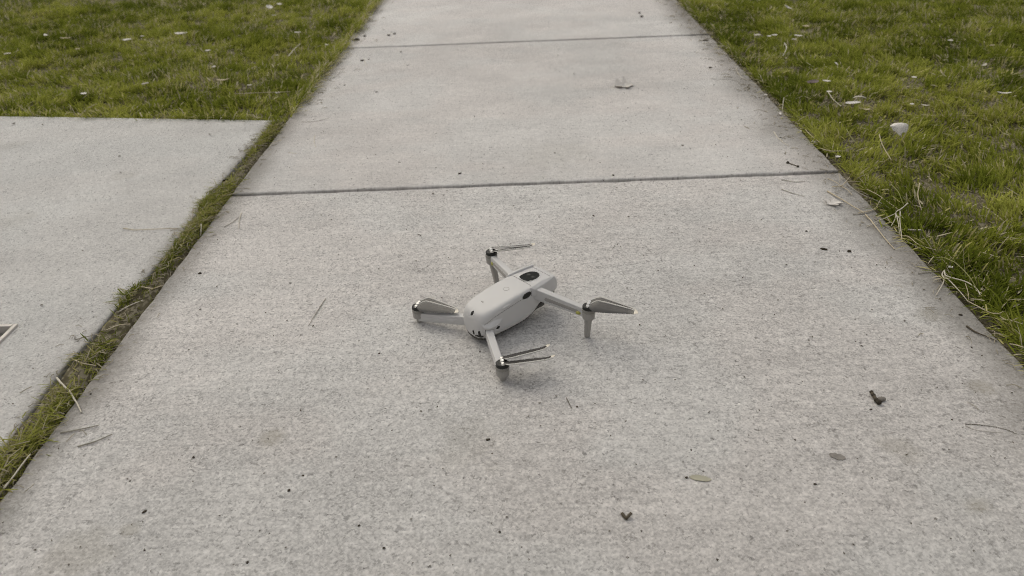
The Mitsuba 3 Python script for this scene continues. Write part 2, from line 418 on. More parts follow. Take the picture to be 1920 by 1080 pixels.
def grass_colours(x, y, n, dry=0.0):
    p = np.stack([x, y, 0 * x], -1)
    patch = meshkit.fbm(p * [2.6, 2.6, 1], 3, 21)
    clump = meshkit.fbm(p * [14, 14, 1], 3, 22)
    u = rng.random(n)
    tone = np.clip(0.5 + 1.4 * (patch - 0.5) + 1.6 * (clump - 0.5) + 0.5 * (u - 0.5), 0, 1)[:, None]
    col = np.where(tone < 0.5, GREEN_D + (GREEN - GREEN_D) * tone * 2, GREEN + (GREEN_L - GREEN) * (tone * 2 - 1))
    dryness = 0.04 + 0.26 * np.clip(0.45 + 0.25 * (y - 1.0), 0.45, 1.2) * np.clip((meshkit.fbm(p * [9, 9, 1], 3, 25) - 0.42) * 4, 0, 1) + dry
    r = rng.random(n)
    col = np.where((r < dryness)[:, None], YELLOW * rng.uniform(0.7, 1.15, n)[:, None], col)
    col = np.where((r < dryness * 0.42)[:, None], STRAW * rng.uniform(0.65, 1.15, n)[:, None], col)
    return col


def lawn(x0, x1, y0, y1, dens, keep, key, label):
    n = int((x1 - x0) * (y1 - y0) * dens)
    x, y = rng.uniform(x0, x1, n), rng.uniform(y0, y1, n)
    p = np.stack([x, y, 0 * x], -1)
    m = keep(x, y)
    tuft = meshkit.fbm(p * [28, 28, 1], 2, 31)
    gaps = meshkit.fbm(p * [11, 11, 1], 3, 33)
    m &= rng.random(n) < np.clip(0.25 + 2.6 * (tuft - 0.30), 0.12, 1) * np.clip(0.55 + 3.6 * (gaps - 0.34), 0.42, 1)
    x, y, p, tuft, gaps = x[m], y[m], p[m], tuft[m], gaps[m]
    n = len(x)
    z = soil_z(x, y) - 0.002
    swirl = 2 * np.pi * 2 * meshkit.fbm(p * [3.2, 3.2, 1], 2, 41)
    head = swirl + rng.normal(0, 1.0, n)
    hgt = 0.014 + 0.023 * np.clip(0.5 + 1.6 * (tuft - 0.5) + 2.0 * (gaps - 0.5), 0.05, 1.35)
    L = hgt * rng.uniform(0.65, 1.25, n)
    W = rng.uniform(0.0020, 0.0046, n)
    lean = np.abs(rng.normal(0.25, 0.28, n)); curl = np.abs(rng.normal(0.45, 0.40, n))
    flat = rng.random(n) < 0.07
    lean = np.where(flat, rng.uniform(1.1, 1.5, n), lean); curl = np.where(flat, rng.uniform(-0.15, 0.3, n), curl)
    z = np.where(flat, z + rng.uniform(0.004, 0.02, n), z)
    col = grass_colours(x, y, n, np.where(flat, 0.5, 0.0))
    return blades(np.stack([x, y, z], -1), head, L, W, lean, curl, col), key, label


def right_edge(y):
    q = np.stack([0 * y, y * 9, 0 * y], -1)
    return X_RIGHT + 0.026 + 0.045 * (meshkit.fbm(q, 3, 51) - 0.42)


def left_ok(x, y):
    q = np.stack([x * 9, y * 9, 0 * y], -1)
    wob = 0.03 * (meshkit.fbm(q, 3, 53) - 0.45)
    return (x < X_LEFT - 0.012 - wob) & ~in_paths(x, y, 0.006) & (y > 2.2)


parts = {}


def put(res):
    (v, f, c), key, label = res
    parts.setdefault(key, []).append((v, f, c)); parts.setdefault(key + ':l', label)


put(lawn(0.70, 2.75, 0.55, 3.9, 46000, lambda x, y: (x > right_edge(y)) & (x < 0.95 + 0.56 * (y - 0.5)), 'grass', 'mown green lawn along the right side of the path, flecked with straw'))
put(lawn(0.70, 3.3, 0.30, 5.3, 9000, lambda x, y: (x > right_edge(y)) & ((x >= 0.95 + 0.56 * (y - 0.5)) | (y > 3.9)), 'grass', ''))
put(lawn(-3.1, -0.64, 2.2, 4.4, 38000, left_ok, 'grass_001', 'mown green lawn in the corner left of the path, above the side path'))
put(lawn(-3.3, -0.64, 4.4, 5.3, 9000, left_ok, 'grass_001', ''))


def edge_blades(pts, outward, n, key, dry=0.35, Lm=0.040, floor=-0.015, lie=0.2):
    """longer ragged blades and runners that hang over a kerb line"""
    i = rng.integers(0, len(pts), n)
    P = pts[i] + np.c_[rng.normal(0, 0.010, n), rng.normal(0, 0.010, n)]
    x, y = P[:, 0], P[:, 1]
    head = np.arctan2(outward[1], outward[0]) + rng.normal(0, 0.9, n)
    L = Lm * rng.uniform(0.45, 1.35, n)
    lean = rng.uniform(lie, max(1.25, min(1.5, lie + 0.5)), n); curl = rng.uniform(0.1, 0.9, n)
    q = np.stack([x * 7, y * 7, 0 * x], -1)
    m = rng.random(n) < np.clip(0.4 + 3 * (meshkit.fbm(q, 3, 61) - 0.42), 0.1, 1)
    P, head, L, lean, curl = P[m], head[m], L[m], lean[m], curl[m]
    z = np.maximum(soil_z(P[:, 0], P[:, 1]), floor) + rng.uniform(0, 0.010, len(P))
    col = grass_colours(P[:, 0], P[:, 1], len(P), dry)
    parts[key].append(blades(np.c_[P, z], head, L, rng.uniform(0.0016, 0.0036, len(P)), lean, curl, col))


ys = np.linspace(0.6, 4.6, 900)
edge_blades(np.c_[right_edge(ys) + 0.010, ys], (-1, 0), 5200, 'grass', 0.03)
edge_blades(np.c_[right_edge(ys) + 0.000, ys], (-1, 0), 1800, 'grass', 0.03, 0.026, -0.006, 0.6)
edge_blades(np.c_[right_edge(ys) - 0.022, ys], (-1, 0.2), 420, 'grass', 0.7, 0.022, 0.001, 1.3)
ys = np.linspace(2.27, 4.6, 600)
edge_blades(np.c_[np.full(600, X_LEFT - 0.016), ys], (1, 0), 2600, 'grass_001', 0.15)
edge_blades(np.c_[np.full(600, X_LEFT - 0.002), ys], (1, 0), 2400, 'grass_001', 0.2, 0.034, 0.004)
edge_blades(np.c_[np.full(600, X_LEFT + 0.012), ys], (1, 0.2), 700, 'grass_001', 0.7, 0.028, 0.004, 1.0)
ds = np.linspace(0.0, 1.9, 600)[:, None]
edge_blades(SIDE_TOP0 + SIDE_DIR * ds + np.array([0, 0.014]), (0, -1), 3000, 'grass_001', 0.05, 0.030)
edge_blades(SIDE_TOP0 + SIDE_DIR * ds + np.array([0, 0.004]), (0, -1), 1500, 'grass_001', 0.3, 0.026, 0.005)

# weeds in the gap between the two paths
n = 60000
y = rng.uniform(0.55, 2.30, n); x = rng.uniform(-0.745, -0.660, n)
p = np.stack([x, y, 0 * x], -1)
bare = np.exp(-((y - 1.30) / 0.10) ** 2) * 0.05          # a bare stretch halfway
cov = meshkit.fbm(p * [11, 7, 1], 3, 71) + 0.065 - bare
mid = (side_right(y) + X_LEFT) / 2 + 0.012 * (meshkit.fbm(p * [0, 16, 1], 2, 73) - 0.5)
m = (np.abs(x - mid) < (X_LEFT - side_right(y)) / 2 + 0.004 + 0.012 * (meshkit.fbm(p * [0, 30, 1], 2, 75) - 0.4)) & (rng.random(n) < np.clip(4.5 * (cov - 0.47), 0.02, 1))
x, y = x[m], y[m]; n = len(x)
flat = rng.random(n) < 0.30
L = np.where(flat, rng.uniform(0.010, 0.032, n), rng.uniform(0.005, 0.016, n))
parts['grass_002'] = [blades(np.c_[x, y, soil_z(x, y) + np.where(flat, rng.uniform(0.002, 0.012, n), -0.001)], rng.uniform(0, 2 * np.pi, n), L, rng.uniform(0.001, 0.0024, n),
                             np.where(flat, rng.uniform(1.2, 1.55, n), np.abs(rng.normal(0.5, 0.4, n))), np.where(flat, 0.1, rng.uniform(0, 0.9, n)), grass_colours(x, y, n, np.where(flat, 0.40, 0.08)) * 0.66)]
parts['grass_002:l'] = 'short weedy tufts and clippings filling the gap between the two paths'
for key in ('grass', 'grass_001', 'grass_002'):
    vs, fs, cs, o = [], [], [], 0
    for v, f, c in parts[key]:
        vs.append(v); fs.append(f + o); cs.append(c); o += len(v)
    scene[key] = mikit.ply((np.vstack(vs), np.vstack(fs)), 'mat_grass', smooth=False, color=np.vstack(cs))
    tag(key, parts[key + ':l'], 'grass', kind='stuff')

# clippings and crumbs of straw swept along the path margins
ms = []
for side, count in ((1, 420), (-1, 190), (0, 160), (2, 260)):
    for _ in range(count):
        if side == 0:
            yy = rng.uniform(0.62, 2.2); c = np.array([side_right(yy) - abs(rng.normal(0, 0.022)), yy]) if rng.random() < 0.5 else np.array([X_LEFT + abs(rng.normal(0, 0.02)), yy])
        elif side == 2:
            yy = rng.uniform(0.6, 2.2); c = np.array([rng.uniform(side_right(yy), X_LEFT), yy])
        elif side == 1:
            yy = rng.uniform(0.85, 4.2); c = np.array([X_RIGHT - abs(rng.normal(0, 0.045)) + 0.006, yy])
        else:
            yy = rng.uniform(2.28, 4.2); c = np.array([X_LEFT + abs(rng.normal(0, 0.035)), yy])
        a = rng.uniform(0, np.pi); ln = rng.uniform(0.004, 0.022) * (1.25 if yy > 2 else 0.9); w = rng.uniform(0.0003, 0.0007) * (1.4 if yy > 2 else 1)
        bend = rng.normal(0, 0.15) * ln
        d_, e_ = np.array([math.cos(a), math.sin(a)]), np.array([-math.sin(a), math.cos(a)])
        q = [c - d_ * ln / 2, c + e_ * bend, c + d_ * ln / 2]
        z = 0.006 if side == 2 else 0.003 if side == 0 and c[0] < -0.7 else 0.002
        ms.append(tube([(*q[0], z), (*q[1], z + rng.uniform(0, 0.004)), (*q[2], z)], w, 4))
add('straw_clippings', cat_(ms), 'mat_clippings', smooth=True)
tag('straw_clippings', 'short dry straw clippings scattered along the margins of both paths', 'straw', kind='stuff')

# fine dark grit on the slabs
ms = []
for _ in range(420):
    yy = 0.62 + 2.4 * rng.random() ** 1.5; c = np.array([rng.uniform(X_LEFT + 0.02, X_RIGHT - 0.02), yy])
    if (c[0] - X_RIGHT) > -0.3 and rng.random() < 0.3: c[0] = X_RIGHT - abs(rng.normal(0, 0.06)) - 0.005
    g = ball(1, 1); g.vertices *= rng.uniform(0.0005, 0.0011) * (0.8 + 0.3 * yy); g.vertices *= [rng.uniform(0.8, 2.0), 1, 0.6]
    g.apply_transform(trimesh.transformations.rotation_matrix(rng.uniform(0, 3.1), [0, 0, 1])); g.apply_translation([*c, 0.0018]); ms.append(g)
add('grit', cat_(ms), 'mat_grit', smooth=True)
tag('grit', 'fine dark grit sprinkled thinly over the pale concrete slabs', 'grit', kind='stuff')

# ------------------------------------------------------------------ the drone (local axes: x to its front, y to its left, z up)
DX, DY, DH = -0.046, 1.1031, 0.6939
PLACE = T().translate([DX, DY, 0.0]).rotate([0, 0, 1], math.degrees(DH))
D = 'camera_drone'
STN = np.array([  # x, half width, top, bottom, widest height, upper exponent, lower exponent
    (-0.0572, 0.008, 0.0395, 0.0270, 0.033, 2.3, 2.2), (-0.0567, 0.0145, 0.0440, 0.0190, 0.033, 2.6, 2.3), (-0.0552, 0.0195, 0.0490, 0.0142, 0.032, 3.0, 2.5),
    (-0.0522, 0.0238, 0.0537, 0.0112, 0.031, 3.6, 2.6), (-0.0480, 0.0266, 0.0569, 0.0094, 0.031, 4.4, 2.8), (-0.042, 0.0284, 0.0592, 0.0083, 0.031, 5.2, 3.0), (-0.030, 0.0298, 0.0618, 0.0078, 0.031, 7.5, 3.0),
    (-0.010, 0.0304, 0.0650, 0.0077, 0.032, 9.0, 3.0), (0.010, 0.0307, 0.0678, 0.0080, 0.034, 10.0, 3.0), (0.030, 0.0307, 0.0700, 0.0092, 0.036, 10.5, 3.0), (0.046, 0.0304, 0.0711, 0.0135, 0.040, 10.5, 3.0),
    (0.056, 0.0301, 0.0715, 0.0205, 0.044, 10.5, 3.0), (0.064, 0.0298, 0.0717, 0.0290, 0.048, 10.0, 3.2), (0.078, 0.0292, 0.0716, 0.0345, 0.051, 9.5, 3.4), (0.090, 0.0285, 0.0712, 0.0365, 0.053, 8.5, 3.4),
    (0.099, 0.0276, 0.0704, 0.0385, 0.054, 7.0, 3.2), (0.1035, 0.0262, 0.0690, 0.0410, 0.054, 4.6, 3.0), (0.1060, 0.0230, 0.0662, 0.0445, 0.054, 3.6, 2.8), (0.1070, 0.0155, 0.0618, 0.0480, 0.054, 2.8, 2.6)])


def loft(stn, per=112, sub=5, shrink=0.0):
    xs = np.concatenate([np.linspace(a, b, sub, endpoint=False) for a, b in zip(stn[:-1, 0], stn[1:, 0])] + [stn[-1:, 0]])
    from scipy.interpolate import PchipInterpolator
    S = PchipInterpolator(stn[:, 0], stn[:, 1:])(xs)
    a = np.arange(per) * 2 * np.pi / per
    a = a - 0.16 * np.sin(4 * a)                          # more points on the corners' flanks
    rows = []
    for x, (w, zt, zb, zm, nt, nb) in zip(xs, S):
        ex = np.where(np.sin(a) >= 0, nt, nb)
        c, s = np.cos(a), np.sin(a)
        y = w * np.sign(c) * np.abs(c) ** (2 / ex)
        z = zm + np.where(s >= 0, zt - zm, zm - zb) * np.sign(s) * np.abs(s) ** (2 / ex)
        rows.append(np.stack([np.full(per, x), y, z], -1))
    v = np.vstack(rows)
    n = len(xs); f = []
    for i in range(n - 1):
        for j in range(per):
            k = (j + 1) % per
            f += [[i * per + j, (i + 1) * per + j, (i + 1) * per + k], [i * per + j, (i + 1) * per + k, i * per + k]]
    v = np.vstack([v, rows[0].mean(0), rows[-1].mean(0)])
    for j in range(per):
        k = (j + 1) % per
        f += [[len(v) - 2, j, k], [len(v) - 1, (n - 1) * per + k, (n - 1) * per + j]]
    m = trimesh.Trimesh(v, f, process=False)
    if m.volume < 0: m.invert()
    return m


def part(name, mesh, mat, smooth=35, of=D):
    return add(f'{of}__{name}', mesh, mat, smooth=smooth, to=PLACE)


shell = loft(STN)
# the mounting shoulders of the front arms run along both sides of the head
rails = []
for s in (-1, 1):
    rails.append(hull_box([(0.046, s * 0.0285, 0.060), (0.046, s * 0.0285, 0.0705), (0.050, s * 0.0325, 0.058), (0.050, s * 0.0325, 0.068)],
                          [(0.097, s * 0.0262, 0.050), (0.096, s * 0.0262, 0.0715), (0.070, s * 0.0315, 0.052), (0.070, s * 0.0315, 0.0700), (0.070, s * 0.0262, 0.0728)], 0.0022))
part('body', shell, 'mat_shell', 60)
for r in rails: part('shoulder', r, 'mat_shell', 30)
# flared fairings over the rear arms
for s in (-1, 1):
    b = hull_box([(-0.0520, s * 0.0215, 0.0425), (-0.0340, s * 0.0285, 0.0432), (-0.0170, s * 0.0288, 0.0415)], [(-0.0500, s * 0.0262, 0.0365), (-0.0440, s * 0.0318, 0.0358), (-0.0330, s * 0.0338, 0.0365), (-0.0240, s * 0.0318, 0.0372), (-0.0455, s * 0.0285, 0.0310), (-0.0300, s * 0.0305, 0.0315)], 0.0016)
    part('fairing', b, 'mat_shell', 60)
# dark belly under the shell
bel = STN.copy(); bel = bel[3:-5]
belly = loft(np.array([(x, w * 0.80, 0.030, max(zb - 0.0042, 0.0030) if x < 0.05 else zb - 0.002, 0.024, 3.0, 3.0) for x, w, zt, zb, *_ in bel]))
part('belly', belly, 'mat_belly', 50)
# battery seam, power button, sensor window
RAY = trimesh.ray.ray_triangle.RayMeshIntersector(shell)
INV = np.linalg.inv(np.array(PLACE.matrix))


def on_shell(px, py):
    """point and normal of the shell (local) under a pixel of the photograph"""
    o = INV @ np.append(EYE, 1); d = INV[:3, :3] @ (at(px, py) - EYE)
    loc, _, tri = RAY.intersects_location([o[:3]], [d / np.linalg.norm(d)], multiple_hits=True)
    if not len(loc): return None, None
    i = np.argmin(np.linalg.norm(loc - o[:3], axis=1))
    return loc[i], shell.face_normals[tri[i]]


def stud(p, n, along, a, b, c=0.0009, sub=2):
    """small proud lens-shaped piece lying on the shell"""
    n = n / np.linalg.norm(n); u = np.asarray(along, float); u = u - n * (u @ n); u /= np.linalg.norm(u); w = np.cross(n, u)
    s = ball(1.0, sub); s.vertices = p + s.vertices[:, :1] * a * u + s.vertices[:, 1:2] * b * w + s.vertices[:, 2:3] * c * n
    return s


win = np.array([[0.0545, 0.0105], [0.0600, 0.0128], [0.0689, 0.0135], [0.0775, 0.0122], [0.0835, 0.0078], [0.0860, 0.0015], [0.0842, -0.0050], [0.0790, -0.0102], [0.0720, -0.0128], [0.0630, -0.0128], [0.0550, -0.0098], [0.0525, -0.0040], [0.0522, 0.0040]])
wp = Polygon(win).buffer(-0.003).buffer(0.003, quad_segs=6)
wm = trimesh.creation.extrude_polygon(wp, 0.0030, engine='earcut'); wm.apply_translation([0, 0, 0.0697])
wm.vertices[:, 2] += 0.008 * (0.069 - wm.vertices[:, 0])
part('sensor_window', wm, 'mat_window', 30)
rim = wp.buffer(0.0012).difference(wp.buffer(0.0002))
rm = trimesh.creation.extrude_polygon(rim, 0.0026, engine='earcut'); rm.apply_translation([0, 0, 0.0698])
part('window_rim', rm, 'mat_shell', 30)
for yy in (0.0055, -0.0055):
    l_ = cyl(0.0036, 0.0033, 0.0722, 0.0731, 20, 0.0003); l_.apply_translation([0.070, yy, 0]); part('sensor_lens', l_, 'mat_black', 30, of=D + '__sensor_window')
ang = np.linspace(0, 2 * np.pi, 25)
ring = tube(np.c_[0.0178 + 0.0046 * np.cos(ang), 0.0055 - 0.0055 + 0.0046 * np.sin(ang), 0.0687 + 0.0004 * np.cos(ang)], 0.00042, 6)
part('power_button', ring, 'mat_shell_grey', True)
for (px, py, name, mat, along, a, b) in ((885.5, 587, 'rear_sensor', 'mat_black', (0, 0, 1), 0.0041, 0.0027), (888, 623, 'vent', 'mat_black', (0, 0, 1), 0.0045, 0.0022), (899, 626, 'vent', 'mat_black', (0, 0, 1), 0.0060, 0.0024),
                                         (911, 623, 'vent', 'mat_black', (0, 0, 1), 0.0060, 0.0014), (934, 614, 'hinge_gap', 'mat_black', (1, 0, 0), 0.0036, 0.0024), (988.0, 554, 'hinge_gap', 'mat_black', (1, 0, 0.15), 0.0095, 0.0048),
                                         (899, 630.5, 'lower_sensor', 'mat_black', (0, 1, 0), 0.0085, 0.0022), (904.5, 566, 'printed_mark', 'mat_shell_grey', (0, 1, 0), 0.0032, 0.0010)):
    p, nn = on_shell(px, py)
    if p is None: continue
    part(name, stud(p, nn, along, a, b, 0.0011), mat, 60)
    if name in ('rear_sensor', 'hinge_gap') and abs(p[1]) > 0.004:
        part(name, stud(p * [1, -1, 1], nn * [1, -1, 1], np.array(along) * [1, -1, 1], a, b, 0.0011), mat, 60)
p, nn = on_shell(949, 575)
part('battery_latch', stud(p, nn, (1, 0, 0.12), 0.0088, 0.0018, 0.0014), 'mat_shell', 60)
part('battery_latch', stud(p * [1, -1, 1], nn * [1, -1, 1], (1, 0, 0.12), 0.0088, 0.0018, 0.0014), 'mat_shell', 60)
# seams of the battery pack and of the head
from scipy.interpolate import PchipInterpolator
SEC = PchipInterpolator(STN[:, 0], STN[:, 1:])


def skin(x, a):
    w, zt, zb, zm, nt, nb = SEC(x)
    ex = nt if math.sin(a) >= 0 else nb
    return np.array([x, w * np.sign(math.cos(a)) * abs(math.cos(a)) ** (2 / ex), zm + (zt - zm if math.sin(a) >= 0 else zm - zb) * np.sign(math.sin(a)) * abs(math.sin(a)) ** (2 / ex)])


part('seam', tube([skin(0.0445 + 0.006 * math.sin(a) ** 4, a) for a in np.linspace(0.05, np.pi - 0.05, 90)], 0.00042, 6), 'mat_seam', True)
for s in (0, 1):
    part('seam', tube([skin(x, 0.16 if s == 0 else np.pi - 0.16) for x in np.linspace(-0.050, 0.044, 60)], 0.00036, 6), 'mat_seam', True)
part('seam', tube([skin(0.094, a) for a in np.linspace(0.05, np.pi - 0.05, 60)], 0.00036, 6), 'mat_seam', True)
# camera on its gimbal under the head
cam = hull_box([(0.086, -0.0105, 0.026), (0.086, 0.0105, 0.026), (0.086, -0.0105, 0.042), (0.086, 0.0105, 0.042)], [(0.108, -0.0105, 0.027), (0.108, 0.0105, 0.027), (0.108, -0.0105, 0.041), (0.108, 0.0105, 0.041)], 0.003)
part('gimbal_camera', cam, 'mat_belly', 30)
le = cyl(0.0075, 0.0068, 0, 0.006, 24); le.apply_transform(trimesh.transformations.rotation_matrix(np.pi / 2, [0, 1, 0])); le.apply_translation([0.110, 0, 0.034])
part('lens', le, 'mat_window', 30, of=D + '__gimbal_camera')
part('gimbal_arm', hull_box([(0.074, -0.018, 0.030), (0.074, -0.015, 0.030), (0.074, -0.018, 0.044)], [(0.098, -0.018, 0.029), (0.098, -0.015, 0.029), (0.098, -0.018, 0.038)], 0.002), 'mat_belly', 30)

# motors: x, y, height of the hub top
ROT = {'FR': (0.0837, -0.1205, 0.0672), 'FL': (0.0845, 0.1225, 0.0710), 'RR': (-0.0837, -0.1115, 0.0352), 'LR': (-0.0830, 0.1095, 0.0350)}
BLADE = {'FR': (-17.3, 0.0785, 0.0, +1, -8.0), 'FL': (11.7, 0.0790, 0.0, -1, -7.0), 'RR': (8.4, 0.0785, 0.0, -1, 11.5), 'LR': (-15.9, 0.0750, 0.0, +1, -8.5)}


CH_S, CH_W = [0, 0.04, 0.11, 0.18, 0.30, 0.6, 0.85, 0.93, 0.975, 1.0], [0.0050, 0.010, 0.0195, 0.0225, 0.0212, 0.0160, 0.0105, 0.0080, 0.0048, 0.0012]
TW_S, TW_A = [0, 0.15, 0.4, 1.0], [16, 22, 20, 12]


def blade_mesh(length, hand, s0, s1, up=1.0):
    """Twisted, cambered blade along +x; hand +1: leading edge on +y. Built as a closed thin sheet between fractions s0 and s1 of its span."""
    S = np.linspace(s0, s1, max(6, int(26 * (s1 - s0)))); U = np.linspace(-1, 1, 9)
    chord = np.interp(S, CH_S, CH_W)
    tw = np.radians(np.interp(S, TW_S, TW_A)) * up
    sweep = np.interp(S, [0, 0.2, 0.85, 1.0], [0.0, 0.0012, -0.0005, -0.0042])
    th = np.interp(S, [0, 0.1, 1.0], [0.0016, 0.0011, 0.0006])
    top, bot = [], []
    for s, c, a, sw, t in zip(S, chord, tw, sweep, th):
        y = U * c / 2 + sw
        camber = 0.025 * c * (1 - U ** 2)
        rise = np.interp(s, [0, 0.85, 1.0], [0, 0.0, 0.0022])
        for row, dz in ((top, t / 2), (bot, -t / 2)):
            zz = camber + dz * (1 - 0.85 * U ** 4)
            row.append(np.stack([np.full(9, s * length), (y * math.cos(a) - zz * math.sin(a)) * hand, y * math.sin(a) + zz * math.cos(a) + rise], -1))
    top, bot = np.array(top), np.array(bot)
    m = len(S); v = np.vstack([top.reshape(-1, 3), bot.reshape(-1, 3)]); o = m * 9
    f = []
    for i in range(m - 1):
        for j in range(8):
            a, b, c, d = i * 9 + j, (i + 1) * 9 + j, (i + 1) * 9 + j + 1, i * 9 + j + 1
            f += [[a, b, c], [a, c, d], [o + a, o + c, o + b], [o + a, o + d, o + c]]
        for j in (0, 8):
            a, b = i * 9 + j, (i + 1) * 9 + j
            f += [[a, o + a, b], [b, o + a, o + b]] if j == 0 else [[a, b, o + a], [b, o + b, o + a]]
    for i, fl in ((0, 1), (m - 1, -1)):
        for j in range(8):
            a, b = i * 9 + j, i * 9 + j + 1
            f += [[a, b, o + a], [b, o + b, o + a]]
    mm = trimesh.Trimesh(v, f, process=False); mm.fix_normals(); return mm


def leading_edge(length, hand):
    """the pale moulded rim along the leading edge of a blade"""
    S = np.linspace(0.05, 0.92, 40)
    chord = np.interp(S, CH_S, CH_W); tw = np.radians(np.interp(S, TW_S, TW_A)); sweep = np.interp(S, [0, 0.2, 0.85, 1.0], [0.0, 0.0012, -0.0005, -0.0042])
    y = chord / 2 + sweep - 0.0003
    rise = np.interp(S, [0, 0.85, 1.0], [0, 0.0, 0.0022])
    return tube(np.stack([S * length, y * np.cos(tw) * hand, y * np.sin(tw) + rise], -1), np.interp(S, [0.05, 0.3, 0.92], [0.0008, 0.0014, 0.0010]), 8)


for r in ('FR', 'FL', 'RR', 'LR'):
    x, y, z = ROT[r]
    s = 1 if y > 0 else -1
    front = r[0] == 'F'
    arm = D + ('__front_arm' if front else '__rear_arm')
    base = 0.0405 + (z - 0.0672) if front else 0.0098
    if front:
        a0, a1 = np.array([0.0560, s * 0.0285, 0.0585]), np.array([x - 0.0010, y - s * 0.004, z - 0.0175])
        d = a1 - a0; d[2] = 0; d /= np.linalg.norm(d)
        am = hull_box(rect_at(a0, d, 0.0085, 0.0170), rect_at(a1, d, 0.0065, 0.0125), 0.0018)
    else:
        a0, a1 = np.array([-0.0400, s * 0.0235, 0.0240]), np.array([x + 0.001, y - s * 0.003, 0.0125])
        d = a1 - a0; d[2] = 0; d /= np.linalg.norm(d)
        am = hull_box(rect_at(a0, d, 0.0085, 0.0130), rect_at(a1, d, 0.0085, 0.0125), 0.0018)
    key = part(arm[len(D) + 2:], am, 'mat_shell', 30)
    # recessed panel line on the camera side of the arm
    for sd in (-1, 1):
        side = np.array([-d[1], d[0], 0]) * sd
        e = [a0 + (a1 - a0) * q + side * (0.0060 - 0.0010 * q if front else 0.0060) + np.array([0, 0, -0.001]) for q in (0.22, 0.86)]
        part('panel', hull_box([e[0] + [0, 0, 0.0028], e[0] - [0, 0, 0.0028]], [e[1] + [0, 0, 0.0022], e[1] - [0, 0, 0.0022]], 0.0006), 'mat_shell_grey' if front else 'mat_shell', 30, of=key)
    if front:
        lg = hull_box([(x + dx, y + s * dy, base + 0.006) for dx in (-0.0042, 0.0042) for dy in (-0.003, 0.003)], [(x + 0.004 + dx, y - s * 0.007 + s * dy, 0.0018) for dx in (-0.0026, 0.0026) for dy in (-0.0020, 0.0020)], 0.0014)
        part('landing_leg', lg, 'mat_shell_grey', 30, of=key)
        b = ball(1, 2); b.vertices = b.vertices * [0.0050, 0.0052, 0.0036] + (a0 + (a1 - a0) * 0.88 + np.array([-0.0030, 0, -0.0030]))
        part('status_light', b, 'mat_led', 60, of=key)
    mk = part('motor', cat_([cyl(0.0106, 0.0104, 0, 1).apply_translation([0, 0, 0]) for _ in ()] + [cyl(0.0096, 0.0101, base, z - 0.0145)]).apply_translation([x, y, 0]) if False else cyl(0.0096, 0.0101, base, z - 0.0145).apply_translation([x, y, 0]), 'mat_shell_grey', 30)
    part('collar', cyl(0.0103, 0.0103, z - 0.0145, z - 0.0090).apply_translation([x, y, 0]), 'mat_motor', 30, of=mk)
    part('rotor_bell', cyl(0.0101, 0.0096, z - 0.0090, z - 0.0036).apply_translation([x, y, 0]), 'mat_black', 30, of=mk)
    if not front:
        part('foot', cyl(0.0044, 0.0056, 0.0002, 0.0098).apply_translation([x, y, 0]), 'mat_shell_grey', 30, of=mk)
    # propeller: both blades folded to the same side
    ang, ln, dz, hand, fan = BLADE[r]
    n_ = sum(1 for q in scene if q.endswith('__hub'))
    prop = f'{D}__propeller' + (f'_{n_:03d}' if n_ else '')
    hm = [cyl(0.0036, 0.0030, z - 0.0036, z + 0.0012, 20).apply_translation([x, y, 0])]
    la = math.radians(ang) - DH
    ux, uy = np.array([math.cos(la), math.sin(la)]), np.array([-math.sin(la), math.cos(la)])
    for o in (-1, 1):
        c = np.array([x, y]) + uy * 0.0068 * o
        hm.append(cyl(0.0031, 0.0027, z - 0.0030, z + 0.0005, 16).apply_translation([c[0], c[1], 0]))
    hm.append(hull_box([(*(np.array([x, y]) + uy * 0.0068), z - 0.0018)], [(*(np.array([x, y]) - uy * 0.0068), z - 0.0018)], 0.0016))
    scene[f'{prop}__hub'] = {**mikit.ply(cat_(hm), 'mat_silver', smooth=30), 'to_world': PLACE}
    for o in (-1, 1):
        c = np.array([x, y]) + uy * 0.0068 * o
        for (s0, s1, nm, mt) in ((0.0, 0.915, 'blade', 'mat_blade'), (0.915, 1.0, 'blade_tip', 'mat_tip')):
            b = blade_mesh(ln, hand, s0, s1)
            b.apply_transform(trimesh.transformations.rotation_matrix(la + math.radians(fan) * (0 if o < 0 else 1), [0, 0, 1]))
            b.apply_translation([c[0], c[1], z - 0.0008])
            part(nm, b, mt, 40, of=prop)
        e = leading_edge(ln, hand)
        e.apply_transform(trimesh.transformations.rotation_matrix(la + math.radians(fan) * (0 if o < 0 else 1), [0, 0, 1]))
        e.apply_translation([c[0], c[1], z - 0.0008])
        part('leading_edge', e, 'mat_edge', True, of=prop)
tag(D, 'light grey folding quadcopter drone with dark blades, standing on the nearest slab', 'drone')

# ------------------------------------------------------------------ litter on the paths and in the grass



def straw(pxs, w, mat, label, z=0.0015, name='straw', cat='straw', group=None, hump=0.0, taper=0.6):
    """a dry stem along pixels of the photograph; z: one height or one for each point; w: thickness in mm"""
    zz = np.broadcast_to(np.asarray(z, float), (len(pxs),)) + w * 0.0005
    p = spline([at(*q, h) for q, h in zip(pxs, zz)], 5)
    s = np.linspace(0, 1, len(p))
    p[:, 2] += hump * np.sin(np.pi * s)
    p[:, :2] += (meshkit.noise(np.c_[p[:, :2] * 60, s], 5)[:, None] - 0.5) * 0.0016
    r = w * 0.0005 * (1 - (1 - taper) * s) * (0.85 + 0.3 * meshkit.noise(np.c_[s * 9, s * 0, p[:, 0] * 40], 6))
    k = add(name, tube(p, r * 1.12, 6), mat, smooth=True)
    tag(k, label, cat, group)
    return k


